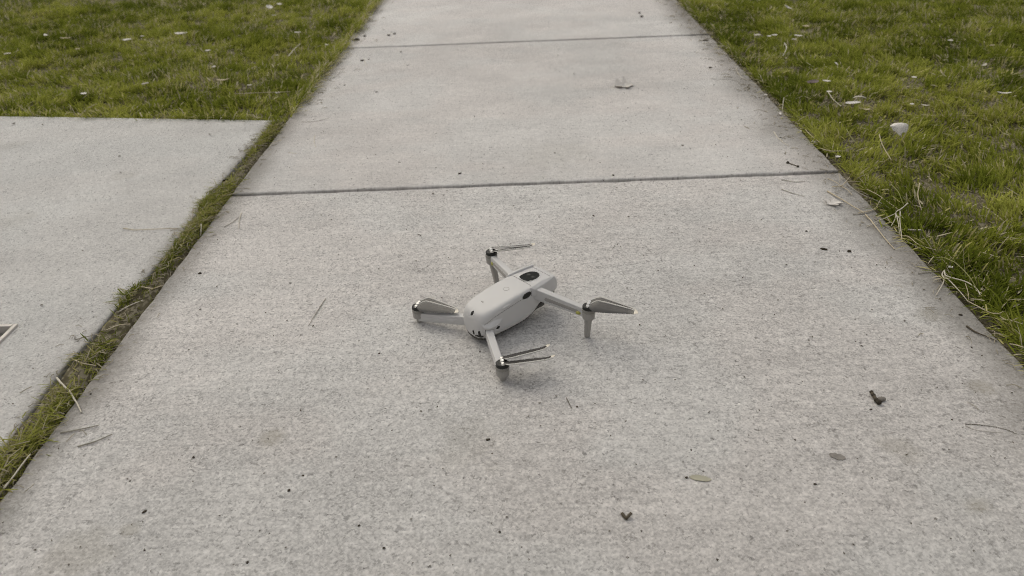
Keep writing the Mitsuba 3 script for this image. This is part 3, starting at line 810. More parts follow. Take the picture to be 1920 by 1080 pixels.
def sprig(stems, mat, label, name='sprig'):
    """a branched dry sprig: [(pixels, heights, width)], the first is the main stem"""
    key = numbered(name)
    for i, (pxs, z, w) in enumerate(stems):
        zz = np.broadcast_to(np.asarray(z, float), (len(pxs),)) + w * 0.0005
        p = spline([at(*q, h) for q, h in zip(pxs, zz)], 5)
        r = w * 0.0006 * np.linspace(1, 0.6, len(p))
        p[:, 2] += 0.003 * np.sin(np.pi * np.linspace(0, 1, len(p)))
        add(f'{key}__' + ('stem' if i == 0 else 'branch'), tube(p, r, 6), mat, smooth=True)
    tag(key, label, 'dry sprig')


def crumb(px, py, size, label, mat='mat_crumb', stretch=1.0, ang=0.0, group=None, z=0.0, name='crumb', cat='crumb', flat=0.6):
    """an irregular lump; size: its longest side in millimetres"""
    seed = int(px * 7 + py * 13)
    b = ball(1, 2)
    b.vertices *= (0.65 + 0.75 * meshkit.fbm(b.vertices * 1.6 + seed, 2, seed % 97))[:, None]
    a = size * 0.00043
    b.vertices *= [a, a / stretch, a / stretch * flat]
    b.apply_transform(trimesh.transformations.rotation_matrix(math.radians(ang), [0, 0, 1]))
    c = at(px, py, z)
    b.apply_translation([c[0], c[1], z - b.bounds[0][2] - 0.0004])
    k = add(name, b, mat, smooth=40)
    tag(k, label, cat, group)


def leaf(px, py, length, width, ang, mat, label, z=0.0, curl=0.5, bend=0.3, tilt=0.0, lobes=0.0, name='leaf', cat='leaf', group=None, thick=0.5, pitch=0.0, stem=False):
    """a dry leaf or petal, curled across and bent along; length and width in millimetres, ang in degrees on the ground"""
    seed = int(px * 5 + py * 3)
    nu, nv = 17, 9
    U, V = np.meshgrid(np.linspace(-1, 1, nu), np.linspace(-1, 1, nv), indexing='ij')
    prof = np.clip(1 - np.abs(U) ** 2.2, 0, 1) ** 0.62
    prof = prof * (1 + lobes * np.sin(U * 7.5 + seed)) + 0.03
    edge = 1 + 0.22 * (meshkit.noise(np.stack([U * 4, np.sign(V) * 3.0, 0 * U + seed], -1), 3) - 0.5)
    x = U * length / 2
    y = V * prof * edge * width / 2
    z0 = curl * width * 0.5 * np.abs(V) ** 1.7 * prof + bend * length * 0.35 * U ** 2 + 0.10 * width * (meshkit.fbm(np.stack([U * 2.1, V * 2.1, 0 * U + seed], -1), 2, 4) - 0.5)
    top = np.stack([x, y, z0], -1).reshape(-1, 3); bot = top - [0, 0, thick]
    n = nu * nv; f = []
    for i in range(nu - 1):
        for j in range(nv - 1):
            a, b, c, d = i * nv + j, (i + 1) * nv + j, (i + 1) * nv + j + 1, i * nv + j + 1
            f += [[a, b, c], [a, c, d], [n + a, n + c, n + b], [n + a, n + d, n + c]]
    bd = [i * nv for i in range(nu)] + [(nu - 1) * nv + j for j in range(1, nv)] + [i * nv + nv - 1 for i in range(nu - 2, -1, -1)] + [j for j in range(nv - 2, 0, -1)]
    for a, b in zip(bd, bd[1:] + bd[:1]):
        f += [[a, n + a, b], [b, n + a, n + b]]
    m = trimesh.Trimesh(np.vstack([top, bot]) * 0.001, f, process=False)
    ms = [m]
    if stem:
        ms.append(tube(spline(np.array([[-length * 0.48, 0, 0.5 + bend * length * .3], [-length * 0.62, 1, 1.5], [-length * 0.85, 2.5, 0.8]]) * 0.001), 0.0006, 5))
    m = cat_(ms)
    R = trimesh.transformations.rotation_matrix
    m.apply_transform(R(math.radians(tilt), [1, 0, 0])); m.apply_transform(R(math.radians(pitch), [0, 1, 0])); m.apply_transform(R(math.radians(ang), [0, 0, 1]))
    h = (m.bounds[1][2] - m.bounds[0][2])
    c = at(px, py, z + h * 0.4)
    m.apply_translation([c[0], c[1], z - m.bounds[0][2]])
    k = add(name, m, mat, smooth=60)
    tag(k, label, cat, group)


# leaves, seeds and twigs lying on the concrete
leaf(1170, 157, 58, 44, 8, 'mat_leaf_white', 'ragged pale dry leaf lying alone on the second slab from the drone', curl=0.55, bend=0.22, lobes=0.55, stem=True, tilt=12)
leaf(1563, 379, 34, 30, 20, 'mat_leaf_white', 'bright white lobed leaf fragment on the concrete beside the long straw at the right edge', curl=0.40, bend=0.28, lobes=0.6, thick=0.9)
leaf(1570, 856, 20, 11, -28, 'mat_leaf_grey', 'flat grey teardrop leaf lying on the near slab, lower right', curl=0.1, bend=0.05, thick=0.4)
leaf(1313, 897, 27, 10, -14, 'mat_leaf_olive', 'translucent olive seed wing lying on the near slab below the drone', curl=0.12, bend=0.05, thick=0.4, name='seed_wing', cat='seed')
leaf(1352, 87, 22, 9, 5, 'mat_leaf_white', 'small pale leaf on the right path margin at the farthest joint', curl=0.3)
leaf(1319, 110, 24, 5, 5, 'mat_leaf_pale', 'thin pale leaf sliver on the concrete just below the far joint on the right', curl=0.3)
leaf(1500, 246, 10, 8, 40, 'mat_leaf_white', 'tiny white flake at the right path edge beside a curved straw', curl=0.2, name='flake', cat='flake')
leaf(1526, 266, 13, 10, 10, 'mat_leaf_white', 'white crumpled flake at the right path edge below the smaller flake', curl=0.4, name='flake', cat='flake', lobes=0.4)
leaf(1571, 294, 14, 9, 30, 'mat_leaf_white', 'white flake caught in the grass edge just above the near joint', z=0.004, curl=0.4, name='flake', cat='flake', lobes=0.3)
leaf(1716, 432, 26, 13, -10, 'mat_leaf_pale', 'pale leaf hanging over the dark hollow under the grass edge', z=0.012, curl=0.4, tilt=-20)
leaf(1782, 501, 10, 7, 30, 'mat_leaf_white', 'white flake beside the forked white straw at the right grass edge', z=0.004, curl=0.3, name='flake', cat='flake')
leaf(643, 98, 24, 12, 40, 'mat_leaf_white', 'pale curled flake at the left path edge just below the far joint', z=0.002, curl=0.5, name='flake', cat='flake')
leaf(668, 52, 30, 7, 80, 'mat_leaf_white', 'long pale flake standing at the left path edge above the far joint', z=0.004, curl=0.4, name='flake', cat='flake', tilt=20)
leaf(662, 74, 24, 9, 60, 'mat_leaf_pale', 'dull pale flake at the left path edge beside dark crumbs', z=0.002, curl=0.3, name='flake', cat='flake')
leaf(31, 283, 60, 7, 12, 'mat_leaf_grey', 'thin grey leaf smear at the left end of the side path', curl=0.05, bend=0.0, thick=0.3)
leaf(1463, 213, 24, 5, 82, 'mat_leaf_white', 'narrow white leaf blade lying over the right path edge', z=0.003, curl=0.3)
leaf(1436, 268 - 90, 11, 10, 20, 'mat_leaf_white', 'white scrap at the grass edge right of the second slab', z=0.004, curl=0.4, name='flake', cat='flake')

key = numbered('twig')
add(key + '__stem', tube(spline([at(1634, 735, .003), at(1640, 745, .003), at(1647, 756, .003)]), 0.0024, 8), 'mat_straw_dark', smooth=True)
for q in ((1634, 735, 2.6), (1638, 741, 2.9), (1643, 750, 3.1), (1648, 754, 3.8)):
    b = ball(1, 2); b.vertices *= (0.7 + 0.6 * meshkit.fbm(b.vertices * 2 + q[0], 2, 3))[:, None] * q[2] * 0.001; b.apply_translation(at(q[0], q[1], .0035)); add(key + '__knob', b, 'mat_crumb', smooth=60)
b = ball(1, 2); b.vertices *= [0.006, 0.004, 0.003]; b.apply_translation(at(1653, 748, .003)); add(key + '__bud', b, 'mat_crumb_grey', smooth=60)
tag(key, 'short knobbly dark twig lying on the near slab at the right', 'twig')
key = numbered('twig')
add(key + '__stem', tube(spline([at(1166, 962, .003), at(1171, 969, .002), at(1175, 972, .003)]), 0.0021, 7), 'mat_straw_dark', smooth=True)
add(key + '__branch', tube(spline([at(1175, 972, .003), at(1179, 967, .004), at(1184, 962, .005)]), 0.0019, 7), 'mat_straw_dark', smooth=True)
tag(key, 'tiny dark V-shaped twig on the near slab at the bottom of the picture', 'twig')
key = numbered('twig')
add(key + '__stem', tube(spline([at(1477, 305, .002), at(1484, 308, .002), at(1496, 312, .002)]), 0.0015, 6), 'mat_straw_dark', smooth=True)
for q in ((1477, 305, 3.6), (1496, 312, 3.0)):
    b = ball(1, 2); b.vertices *= q[2] * 0.001; b.apply_translation(at(q[0], q[1], .003)); add(key + '__bud', b, 'mat_crumb', smooth=60)
tag(key, 'dark twig with a bud at each end just above the near joint on the right', 'twig')

# dry stems along the right edge of the path
straw([(1551, 358), (1575, 372), (1600, 387), (1619, 399)], 2.6, 'mat_straw', 'long pale straw on the concrete right of the white leaf fragment', (.001, .003, .004, .003))
straw([(1623, 402), (1640, 422), (1657, 444), (1677, 467)], 2.4, 'mat_straw', 'long straw pointing down the slab away from the grass edge', (.004, .003, .002, .001))
straw([(1610, 399), (1639, 392), (1653, 371)], 1.9, 'mat_straw', 'bent straw crossing the long straw towards the grass', (.002, .004, .014))
straw([(1600, 402), (1622, 400), (1642, 394)], 1.5, 'mat_straw_grey', 'short greyish straw lying under the bent straw', .001)
straw([(1640, 410), (1660, 424), (1690, 440)], 1.7, 'mat_straw_grey', 'grey straw in the grime beside the forked sprig', .001)
sprig([([(1702, 381), (1690, 393), (1680, 400), (1678, 412), (1671, 424)], (.026, .022, .018, .010, .002), 2.0), ([(1680, 400), (1684, 422), (1687, 441)], (.018, .009, .001), 1.7), ([(1688, 396), (1687, 420), (1692, 454)], (.020, .010, .001), 2.1),
       ([(1680, 400), (1660, 411), (1645, 417), (1625, 426)], (.018, .008, .003, .001), 1.4), ([(1681, 404), (1689, 418)], (.016, .010), 1.3)], 'mat_straw_pale', 'pale dry sprig with several legs standing at the right grass edge')
sprig([([(1560, 350), (1578, 350), (1585, 343), (1593, 332)], (.002, .003, .007, .016), 1.9), ([(1578, 350), (1598, 366)], (.003, .002), 1.6), ([(1552, 335), (1565, 343), (1578, 350)], (.001, .002, .003), 1.5), ([(1578, 349), (1590, 343), (1613, 341)], (.003, .006, .009), 1.4)], 'mat_straw',
      'tangled tan sprig lying where the near joint meets the grass')
sprig([([(1771, 507), (1766, 517), (1769, 530), (1755, 554)], (.012, .007, .003, .001), 2.2), ([(1771, 509), (1775, 520), (1810, 531), (1830, 543), (1838, 553)], (.012, .009, .010, .010, .010), 2.2), ([(1774, 520), (1794, 544), (1814, 564)], (.008, .003, .001), 1.7)],
      'mat_straw_pale', 'forked whitish sprig lying across the right grass edge, nearest of the sprigs')
straw([(1814, 564), (1843, 580), (1863, 588), (1877, 587)], 1.8, 'mat_straw', 'tan straw along the right path edge below the forked whitish sprig', (.001, .003, .006, .010))
straw([(1816, 574), (1842, 579), (1856, 579)], 1.5, 'mat_straw_grey', 'greyish straw lying just below the tan straw at the right edge', .001)
straw([(1810, 531), (1815, 548), (1817, 563)], 1.5, 'mat_straw', 'short straw leaning down from the forked whitish sprig', (.009, .005, .001))
straw([(1722, 513), (1745, 510), (1766, 508)], 1.4, 'mat_straw_grey', 'thin grey straw pointing left from the forked whitish sprig', .001)
straw([(1771, 483), (1794, 495), (1816, 517), (1833, 546)], 2.0, 'mat_stalk', 'greenish grass stalk arching over the right lawn edge', (.018, .024, .022, .012))
straw([(1812, 611), (1830, 623), (1850, 631), (1869, 640)], 2.3, 'mat_straw_dark', 'dark straight stem on the concrete at the lower right lawn edge', .001)
straw([(1893, 645), (1906, 647), (1920, 651)], 1.9, 'mat_straw', 'tan straw at the right border of the picture beside the lawn', (.004, .006, .008))
straw([(1587, 346), (1613, 363), (1643, 376), (1672, 393)], 1.8, 'mat_straw_grey', 'long grey runner lying in the grime along the right lawn edge', .002)
straw([(1625, 355), (1645, 365), (1668, 381), (1688, 396)], 1.5, 'mat_straw', 'thin tan runner half under the right lawn edge', .006)
straw([(1673, 445), (1697, 442), (1708, 447), (1725, 460), (1755, 469)], 1.9, 'mat_straw', 'wavy tan runner below the pale leaf at the right lawn edge', (.001, .003, .005, .006, .009))
straw([(1700, 452), (1716, 461), (1728, 468)], 1.5, 'mat_straw_grey', 'short grey straw under the wavy runner', .001)
straw([(1451, 247), (1460, 260), (1470, 268), (1479, 273)], 2.0, 'mat_straw_pale', 'curved straw on the second slab with a dark crumb on it', .001)
straw([(1430, 236), (1442, 234), (1462, 238)], 1.2, 'mat_straw_grey', 'faint grey straw above the curved straw on the second slab', .001)
straw([(1510, 243), (1523, 256), (1537, 267)], 2.0, 'mat_straw', 'tan stem along the right lawn edge between white flakes', (.006, .005, .004))
straw([(1537, 278), (1557, 283), (1584, 283)], 1.9, 'mat_straw', 'tan stem running from the path into the right lawn above the joint', (.002, .006, .014))
straw([(1490, 232), (1503, 222), (1516, 216)], 1.7, 'mat_straw', 'straw leaning out of the right lawn beside the second slab', (.002, .010, .018))
straw([(1470, 183), (1468, 196), (1466, 212)], 1.7, 'mat_straw_pale', 'upright pale straw at the right lawn edge, middle distance', (.016, .008, .001))
straw([(1438, 195), (1455, 195), (1468, 196)], 1.6, 'mat_straw_grey', 'flat grey straw pointing onto the second slab', .001)
straw([(1380, 128), (1384, 137), (1390, 145), (1400, 150)], 1.9, 'mat_straw_pale', 'curled pale straw at the right path edge, far away', (.004, .002, .001, .002))
straw([(1330, 148), (1360, 149), (1385, 152)], 1.4, 'mat_straw_grey', 'faint grey straw on the far right margin of the second slab', .001)
straw([(1465, 337), (1490, 341), (1510, 340)], 1.4, 'mat_straw_grey', 'grey straw on the near slab just below the joint', .001)
straw([(1465, 355), (1485, 362), (1509, 368)], 1.5, 'mat_straw_grey', 'grey straw on the near slab left of the white leaf fragment', .001)
straw([(1573, 326), (1575, 334), (1574, 342)], 1.3, 'mat_straw', 'short upright straw at the end of the near joint', (.012, .006, .002))
# stalks standing in the right lawn
straw([(1649, 252), (1655, 273), (1671, 299)], 2.2, 'mat_straw', 'long tan stalk standing in the right lawn below the white curled leaf', (.040, .030, .018), name='stalk', cat='stalk')
straw([(1587, 242), (1597, 259), (1611, 274)], 2.0, 'mat_stalk', 'yellowish stalk leaning in the right lawn near the path', (.036, .030, .020), name='stalk', cat='stalk')
straw([(1725, 343), (1721, 362), (1723, 376), (1728, 394)], 1.8, 'mat_straw', 'curved tan stalk in the right lawn beside the near slab', (.042, .036, .030, .020), name='stalk', cat='stalk')
straw([(1670, 345), (1684, 360), (1694, 384)], 1.8, 'mat_stalk', 'thin green stalk bending towards the pale sprig', (.036, .030, .020), name='stalk', cat='stalk')
straw([(1553, 173), (1562, 186), (1577, 199)], 2.0, 'mat_straw_pale', 'pale stalk in the right lawn left of the white lens-shaped leaf', (.036, .030, .026), name='stalk', cat='stalk')
straw([(1471, 80), (1475, 90), (1468, 105)], 2.6, 'mat_leaf_white', 'pale bent stalk in the right lawn near the far joint', (.040, .034, .024), name='stalk', cat='stalk')

# straws on and around the weedy gap and the left path edge
straw([(230, 428), (252, 431), (277, 430), (333, 428)], 1.7, 'mat_straw', 'thin straw lying alone on the side path', .004)
straw([(452, 399), (449, 412), (447, 429)], 1.7, 'mat_straw_pale', 'pale straw on the near slab right of the weedy gap', .001)
straw([(420, 426), (437, 416), (449, 406)], 1.3, 'mat_straw_grey', 'grey straw meeting the pale straw right of the weedy gap', .001)
straw([(610, 560), (594, 585), (577, 612)], 1.4, 'mat_straw_grey', 'thin grey straw on the near slab left of the drone', .001)
straw([(363, 389), (361, 402), (360, 415)], 1.7, 'mat_straw', 'straw standing out of the upper weedy gap', (.026, .014, .003))
straw([(377, 420), (377, 432), (376, 442)], 1.6, 'mat_straw_pale', 'short pale straw across the weedy gap near the joint', (.012, .008, .001))
straw([(200, 619), (222, 610), (243, 608)], 2.1, 'mat_straw', 'tan straw bridging the middle of the weedy gap', .004)
straw([(133, 672), (155, 681), (180, 686)], 2.2, 'mat_straw', 'tan straw bridging the weedy gap level with the drone tail', .005)
straw([(220, 586), (243, 573), (267, 563)], 2.1, 'mat_straw_pale', 'pale straw lying along the bare part of the weedy gap', .003)
straw([(263, 537), (285, 541), (305, 535)], 2.1, 'mat_straw', 'yellow straw across the weedy gap just above its bare part', .005)
straw([(283, 533), (287, 520), (290, 510)], 1.5, 'mat_straw', 'upright straw in the weedy gap beside the yellow one', (.002, .012, .020))
straw([(400, 368), (420, 367), (441, 362)], 1.9, 'mat_straw', 'tan straw at the top of the weedy gap where the joint begins', .006)
straw([(392, 388), (402, 380), (412, 370)], 1.6, 'mat_straw_pale', 'pale straw slanting over the weedy gap near the joint', .005)
straw([(106, 709), (120, 723), (134, 739), (145, 757), (153, 773)], 3.2, 'mat_straw_pale', 'thick pale straw lying across the weedy gap onto the near slab', (.008, .007, .005, .003, .001))
straw([(148, 703), (148, 712), (147, 722)], 1.6, 'mat_straw', 'short straw standing in the weedy gap above the thick pale straw', (.018, .010, .002))
straw([(113, 811), (150, 805), (185, 797)], 1.9, 'mat_straw_grey', 'grey straw on the near slab, upper of two beside the weedy gap', .001)
straw([(146, 837), (180, 827), (210, 814)], 1.9, 'mat_straw_grey', 'dark grey straw on the near slab, lower of two beside the weedy gap', .001)
straw([(7, 916), (25, 893), (40, 873), (58, 851)], 2.4, 'mat_straw_pale', 'pale straw along the bottom of the weedy gap at the left border', (.001, .004, .005, .005))
straw([(0, 868), (18, 840), (45, 800)], 2.0, 'mat_straw_grey', 'greyish straw on the left side of the lowest weedy gap', .004)
straw([(140, 637), (160, 632), (186, 625)], 1.5, 'mat_straw_grey', 'grey straw pointing from the side path into the weedy gap', .004)
straw([(578, 173), (588, 160), (599, 153)], 2.2, 'mat_straw', 'tan straw leaning from the left lawn onto the second slab', (.003, .012, .020))
straw([(620, 148), (630, 142), (636, 130)], 2.4, 'mat_leaf_white', 'white hooked straw at the left path edge beside the second slab', (.002, .003, .012))
straw([(682, 111), (685, 118), (689, 124)], 2.0, 'mat_straw_pale', 'short pale straw on the second slab beside dark crumbs, far left', .001)
straw([(590, 254), (589, 265), (592, 276)], 1.9, 'mat_straw_pale', 'short pale curved straw on the second slab near its left edge', .001)
straw([(540, 286), (556, 288)], 1.6, 'mat_straw_pale', 'tiny pale straw on the second slab left of the curved one', .001)
straw([(565, 229), (590, 228), (616, 222)], 1.6, 'mat_straw_grey', 'grey straw on the second slab near the corner of the left lawn', .001)
straw([(528, 262), (512, 268), (505, 275)], 1.4, 'mat_straw', 'tan straw in the top of the weedy gap', .006)
straw([(150, 217), (165, 203), (182, 194)], 2.4, 'mat_straw', 'tan straw arching out of the left lawn onto the side path', (.006, .020, .030))
straw([(440, 176), (480, 174), (545, 172)], 2.2, 'mat_straw', 'long flat straw in the left lawn edge near the corner', (.030, .031, .030))
straw([(541, 105), (552, 92), (563, 82)], 3.0, 'mat_straw_pale', 'pale straw stuck in the left lawn beside the far joint', (.034, .036, .040))
straw([(1810, 795), (1845, 797), (1880, 804), (1906, 813)], 0.8, 'mat_straw_dark', 'hair-thin dark stem on the near slab at the far right', .0005)
straw([(1810, 798), (1830, 806), (1880, 812)], 0.7, 'mat_straw_grey', 'hair-thin grey stem below the dark one at the far right', .0005)
straw([(1062, 745), (1068, 758), (1072, 766)], 1.0, 'mat_straw_dark', 'hair-thin dark stem on the near slab right below the drone', .0005)

# petals and leaf scraps in the lawns
H = 0.032
for px, py, l, w, a, mat, lab, kw in (
    (1600, 193, 42, 16, 8, 'mat_leaf_white', 'white lens-shaped leaf in the right lawn', dict(curl=0.15, bend=0.1)),
    (1612, 183, 34, 7, -14, 'mat_leaf_pale', 'thin pale arched leaf just behind the white lens-shaped leaf', dict(curl=0.2, bend=-0.4)),
    (1687, 243, 39, 30, 5, 'mat_leaf_white', 'large white curled leaf in the right lawn', dict(curl=-0.8, bend=-0.4, tilt=22, lobes=0.15)),
    (1625, 205, 18, 8, 5, 'mat_leaf_tan', 'small tan leaf in the right lawn below the white lens-shaped leaf', dict(curl=0.2)),
    (1883, 174, 34, 9, -14, 'mat_leaf_white', 'narrow white leaf in the right lawn at the right border', dict(curl=0.2)),
    (1845, 122, 34, 8, 45, 'mat_leaf_pale', 'slanting pale leaf in the right lawn near the right border', dict(curl=0.3)),
    (1782, 76, 16, 12, 10, 'mat_leaf_white', 'small white petal in the right lawn, far right', dict(curl=0.3)),
    (1714, 145, 14, 11, 30, 'mat_leaf_white', 'tiny white petal in the middle of the right lawn', dict(curl=0.3)),
    (1568, 120, 26, 9, 80, 'mat_leaf_white', 'upright narrow white petal in the right lawn', dict(curl=0.3, tilt=25)),
    (1550, 152, 22, 12, -25, 'mat_leaf_white', 'white petal beside the purplish leaf in the right lawn', dict(curl=0.25)),
    (1555, 172, 14, 11, 20, 'mat_leaf_white', 'small white petal at the top of a pale stalk in the right lawn', dict(curl=0.25)),
    (1524, 154, 40, 22, 40, 'mat_leaf_purple', 'dull purplish brown leaf in the right lawn', dict(curl=0.3)),
    (1477, 14, 34, 26, 80, 'mat_leaf_white', 'pale triangular leaf scrap in the right lawn at the top of the picture', dict(curl=0.3, tilt=25)),
    (1497, 67, 28, 13, -35, 'mat_leaf_white', 'white petal right of a cluster in the right lawn', dict(curl=0.3)),
    (1489, 74, 16, 12, 0, 'mat_leaf_pale', 'small pale petal just left of the white one in the right lawn', dict(curl=0.3)),
    (1452, 66, 20, 13, 15, 'mat_leaf_white', 'white petal, right one of a pair in the right lawn', dict(curl=0.3)),
    (1442, 68, 14, 12, 5, 'mat_leaf_white', 'white petal, left one of a pair in the right lawn', dict(curl=0.3)),
    (1420, 66, 24, 18, 30, 'mat_leaf_pale', 'broad pale petal left of the pair in the right lawn', dict(curl=0.3)),
    (1511, 49, 24, 18, 10, 'mat_leaf_tan', 'round tan leaf in the far right lawn', dict(curl=0.2)),
    (1710, 195, 10, 8, 10, 'mat_leaf_white', 'tiny white fleck above the large white curled leaf', dict(curl=0.2)),
    (1735, 197, 20, 6, -35, 'mat_leaf_pale', 'narrow pale scrap right above the large white curled leaf', dict(curl=0.2)),
    (1860, 25 + 60, 18, 9, 20, 'mat_leaf_tan', 'tan scrap in the far corner of the right lawn', dict(curl=0.3)),
    (339, 63, 50, 26, -6, 'mat_leaf_white', 'brightest white petal, in the middle of the left lawn', dict(curl=0.25)),
    (238, 75, 32, 24, 10, 'mat_leaf_white', 'round white petal left of the brightest one in the left lawn', dict(curl=0.3)),
    (267, 68, 16, 14, 60, 'mat_leaf_pale', 'small pale petal between two white ones in the left lawn', dict(curl=0.3)),
    (86, 66, 40, 11, -50, 'mat_leaf_white', 'slanting pale petal at the left of the left lawn', dict(curl=0.3)),
    (124, 71, 46, 12, 2, 'mat_leaf_tan', 'long tan leaf beside the slanting petal in the left lawn', dict(curl=0.3)),
    (157, 176, 22, 14, -40, 'mat_leaf_white', 'white petal near the side path edge in the left lawn', dict(curl=0.3)),
    (145, 92, 18, 14, 0, 'mat_leaf_tan', 'small tan petal below the long tan leaf', dict(curl=0.3)),
    (272, 157, 22, 14, 50, 'mat_leaf_pale', 'pale petal in the left lawn near the side path', dict(curl=0.3)),
    (14, 101, 24, 18, 0, 'mat_leaf_pale', 'pale petal at the left border of the left lawn', dict(curl=0.3)),
    (504, 13, 46, 22, 85, 'mat_leaf_white', 'upright white leaf at the top of the left lawn', dict(curl=0.3, tilt=25)),
    (524, 8, 34, 16, -60, 'mat_leaf_white', 'white leaf right of the upright one at the top of the left lawn', dict(curl=0.3)),
    (514, 29, 20, 12, 20, 'mat_leaf_pale', 'pale scrap under the upright white leaf', dict(curl=0.3)),
    (558, 61, 28, 12, -14, 'mat_leaf_white', 'white petal in the left lawn nearest the far joint', dict(curl=0.3)),
    (390, 95, 20, 16, 30, 'mat_leaf_white', 'white petal below right of the brightest one', dict(curl=0.3)),
    (400, 125, 22, 8, 80, 'mat_leaf_pale', 'small upright pale petal in the left lawn', dict(curl=0.3, tilt=20)),
    (418, 150, 40, 14, 0, 'mat_leaf_tan', 'cream leaf lying in the left lawn above the side path', dict(curl=0.3)),
    (521, 174, 14, 10, 0, 'mat_leaf_white', 'tiny white petal on a flat straw in the left lawn', dict(curl=0.3)),
    (519, 104, 12, 9, 0, 'mat_leaf_pale', 'tiny pale petal in the left lawn left of a pale straw', dict(curl=0.3)),
    (613, 84, 20, 8, -40, 'mat_leaf_pale', 'slanting pale scrap in the left lawn beside the far joint', dict(curl=0.3)),
    (468, 160, 14, 11, 20, 'mat_leaf_pale', 'small pale scrap near the corner of the left lawn', dict(curl=0.3))):
    petal = 'petal' in lab
    leaf(px, py, l * 1.1, w * 1.2, a, mat, lab, z=H - 0.003, name='petal' if petal else 'leaf', cat='petal' if petal else 'leaf', **kw)

# dark crumbs and seeds scattered over the concrete
for px, py, sz, st, a, lab in (
    (1545, 468, 15, 2.4, -25, 'elongated dark crumb on the near slab below the white leaf fragment'), (1592, 472, 8, 1.1, 0, 'round dark crumb right of the elongated one'), (375, 513, 8, 1.5, 20, 'dark double crumb on the near slab beside the weedy gap'),
    (1463, 259, 7, 1.2, 0, 'dark crumb lying on the curved straw of the second slab'), (915, 825, 6.5, 1.5, 10, 'dark crumb on the near slab straight below the drone'), (1528, 908, 4.6, 1.3, -20, 'black seed on the near slab below the grey leaf'),
    (1633, 768, 5, 1.6, 0, 'small crumb just below the knobbly twig'), (1287, 896, 4.5, 1.2, -30, 'black seed touching the left end of the olive seed wing'), (224, 293, 9, 2, 0, 'dark crumb on the side path near the lawn'),
    (1323, 77, 26, 2.4, -10, 'large dark chip at the right end of the far joint'), (669, 76, 26, 1.5, 20, 'largest dark crumb at the left end of the far joint'), (684, 69, 14, 1.3, 0, 'dark crumb right of the largest one at the far joint'),
    (679, 115, 15, 1.3, 10, 'dark crumb beside a short pale straw on the second slab'), (692, 112, 10, 1.3, 0, 'small greyish crumb right of the short pale straw'), (1332, 128, 18, 2.0, 25, 'dark chip on the right margin of the second slab'),
    (570, 273, 8, 2.4, 5, 'short dark chip on the second slab left of the pale curved straw'), (271, 960, 8, 2.2, 50, 'slim dark seed on the near slab at lower left'), (1801, 591, 7, 1.4, -30, 'dark crumb near the lower right lawn edge')):
    crumb(px, py, sz, lab, stretch=st, ang=a, z=0.004 if lab.endswith('lawn') else 0.0)
ANCHORS = {
    'near slab': [(985, 570, 'the drone'), (1640, 745, 'the knobbly twig'), (1175, 967, 'the V-shaped twig'), (1313, 897, 'the olive seed wing'), (1570, 856, 'the grey teardrop leaf'), (1563, 379, 'the white lobed leaf'),
                  (130, 740, 'the thick pale straw'), (180, 827, 'the two grey straws'), (594, 585, 'the thin grey straw'), (915, 825, 'the crumb straight below the drone'), (542, 920, 'the largest lower-left crumb'), (271, 960, 'the slim lower-left seed'),
                  (1860, 803, 'the hair-thin dark stem'), (1840, 628, 'the dark straight stem'), (1568, 470, 'the elongated crumb'), (375, 513, 'the double crumb'), (1068, 757, 'the hair-thin stem below the drone'), (1000, 345, 'the near joint')],
    'second slab': [(1170, 157, 'the ragged pale leaf'), (1463, 260, 'the curved straw'), (590, 265, 'the pale curved straw'), (685, 118, 'the short pale straw'), (1487, 308, 'the two-bud twig'), (1000, 345, 'the near joint'), (990, 77, 'the far joint'), (590, 228, 'the grey straw by the lawn corner'), (700, 352, 'the left half of the near joint')],
    'farthest slab': [(669, 76, 'the largest crumb at the far joint'), (990, 77, 'the far joint'), (1323, 77, 'the dark chip at the far joint'), (1150, 10, 'the top of the picture')],
    'side path': [(280, 430, 'the lone straw'), (0, 630, 'the utility box'), (224, 293, 'the larger crumb near the lawn'), (516, 226, 'the corner of the side path'), (200, 222, 'the lawn edge'), (160, 632, 'the grey straw pointing at the gap'), (350, 470, 'the weedy gap'), (30, 850, 'the bottom of the weedy gap')]}
USED = set()


def where(px, py, slab_name):
    """says where a crumb lies by the nearest things one can find, in words that no other crumb has"""
    p = at(px, py)[:2]
    cand = sorted([(float(np.linalg.norm(at(ax, ay)[:2] - p)), i) for i, (ax, ay, nm) in enumerate(ANCHORS[slab_name]) if np.hypot(ax - px, ay - py) > 6])
    for dist, i in cand:
        ax, ay, nm = ANCHORS[slab_name][i]
        d = p - at(ax, ay)[:2]
        ang = math.degrees(math.atan2(d[1], d[0])) % 360
        way = ('right of', 'right of and beyond', 'beyond', 'left of and beyond', 'left of', 'left of and before', 'before', 'right of and before')[int((ang + 22.5) // 45) % 8]
        far = 'just' if dist < 0.05 else 'a little' if dist < 0.11 else 'some way' if dist < 0.25 else 'well' if dist < 0.5 else 'far'
        t = f'tiny dark crumb {far} {way} {nm}'
        if len(t.split()) > 11: t = f'dark crumb {far} {way} {nm}'
        if t not in USED:
            USED.add(t)
            return t if len(t.split()) > 14 else t + f', {slab_name}'
    return f'tiny dark crumb on the {slab_name}'


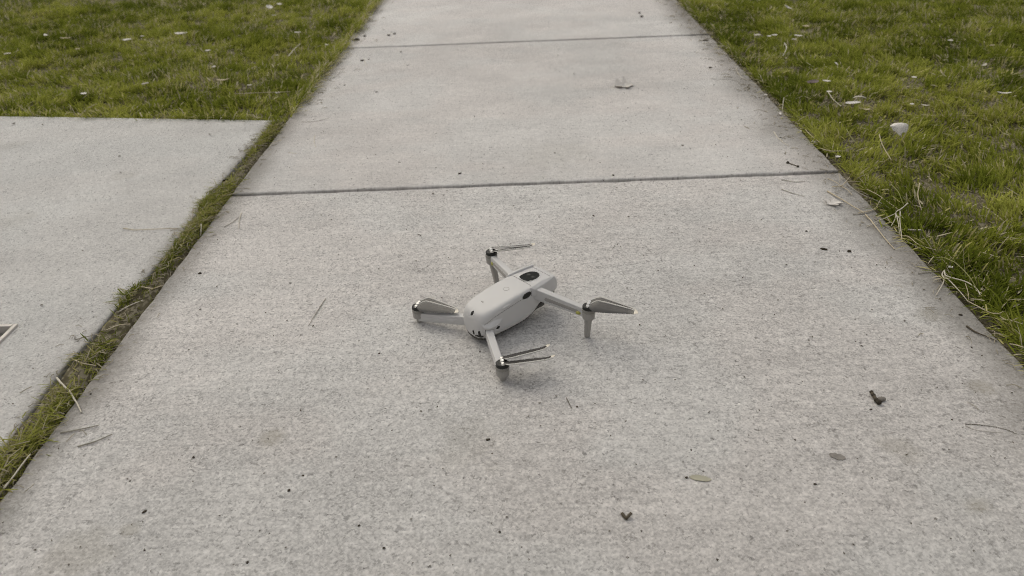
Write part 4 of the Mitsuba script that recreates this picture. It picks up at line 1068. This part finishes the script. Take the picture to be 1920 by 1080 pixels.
for px, py, sz in ((363, 858, 4.8), (568, 892, 4.2), (542, 920, 5.2), (271, 1032, 3.6), (464, 1055, 4.6), (720, 1028, 4.4), (673, 986, 4), (937, 998, 4), (1082, 763, 3.8), (820, 763, 3.2), (1173, 790, 3.2), (690, 729, 2.6), (1319, 884, 2.8), (1345, 1050, 3.8),
                   (1785, 787, 3.4), (1491, 825, 3.6), (711, 663, 4.2), (1113, 405, 5.5), (1459, 563, 3.4), (1512, 434, 5.5), (1296, 844, 3.2), (1396, 707, 3.2), (244, 902, 3.0), (170, 739, 4.0), (503, 823, 2.2), (978, 1026, 2.6), (1203, 996, 3.0), (697, 806, 2.8), (450, 800, 2.4),
                   (735, 807, 2.6), (1580, 926, 2.4), (1884, 859, 2.8), (1452, 590, 3.0), (1822, 652, 4.0), (1841, 667, 3), (1625, 628, 3.0), (1604, 640, 2.6), (505, 1000, 2.4), (580, 940, 2.2), (1145, 817, 2.4), (1040, 806, 2.2)):
    crumb(px, py, sz, where(px, py, 'near slab'), stretch=1.3, ang=(px * 37) % 180, group='dark crumbs around the drone')
for px, py, sz in ((862, 326, 9), (1150, 329, 8), (1190, 331, 4.5), (752, 98, 11), (764, 123, 8), (706, 173, 9), (1073, 129, 7), (1077, 139, 8), (1089, 225, 5), (1280, 273, 7), (704, 290, 5), (770, 296, 4), (1040, 287, 6), (812, 363, 6), (838, 357, 4), (1475, 300, 4), (646, 160, 8)):
    crumb(px, py, sz, where(px, py, 'second slab'), mat='mat_crumb_grey' if sz < 8 else 'mat_crumb', stretch=1.5, ang=(px * 37) % 180, group='dark crumbs on the second slab', z=0.0015)
for px, py, sz in ((1199, 25, 16), (1203, 32, 18), (729, 67, 16), (740, 64, 14), (734, 60, 8), (719, 56, 8)):
    crumb(px, py, sz, where(px, py, 'farthest slab'), mat='mat_crumb_grey' if sz < 10 else 'mat_crumb', stretch=1.4, ang=(px * 37) % 180, group='dark crumbs on the farthest slab', z=0.001)
for px, py, sz in ((26, 232, 12), (80, 234, 8), (448, 280, 5), (268, 448, 4), (155, 470, 5), (78, 572, 6), (151, 597, 4), (77, 643, 3), (141, 634, 5), (24, 757, 3.5), (62, 691, 4), (332, 367, 3.5), (393, 252, 8), (226, 323, 6)):
    crumb(px, py, sz, where(px, py, 'side path'), mat='mat_crumb_grey', stretch=1.6, ang=(px * 37) % 180, group='dark crumbs on the side path', z=0.004)
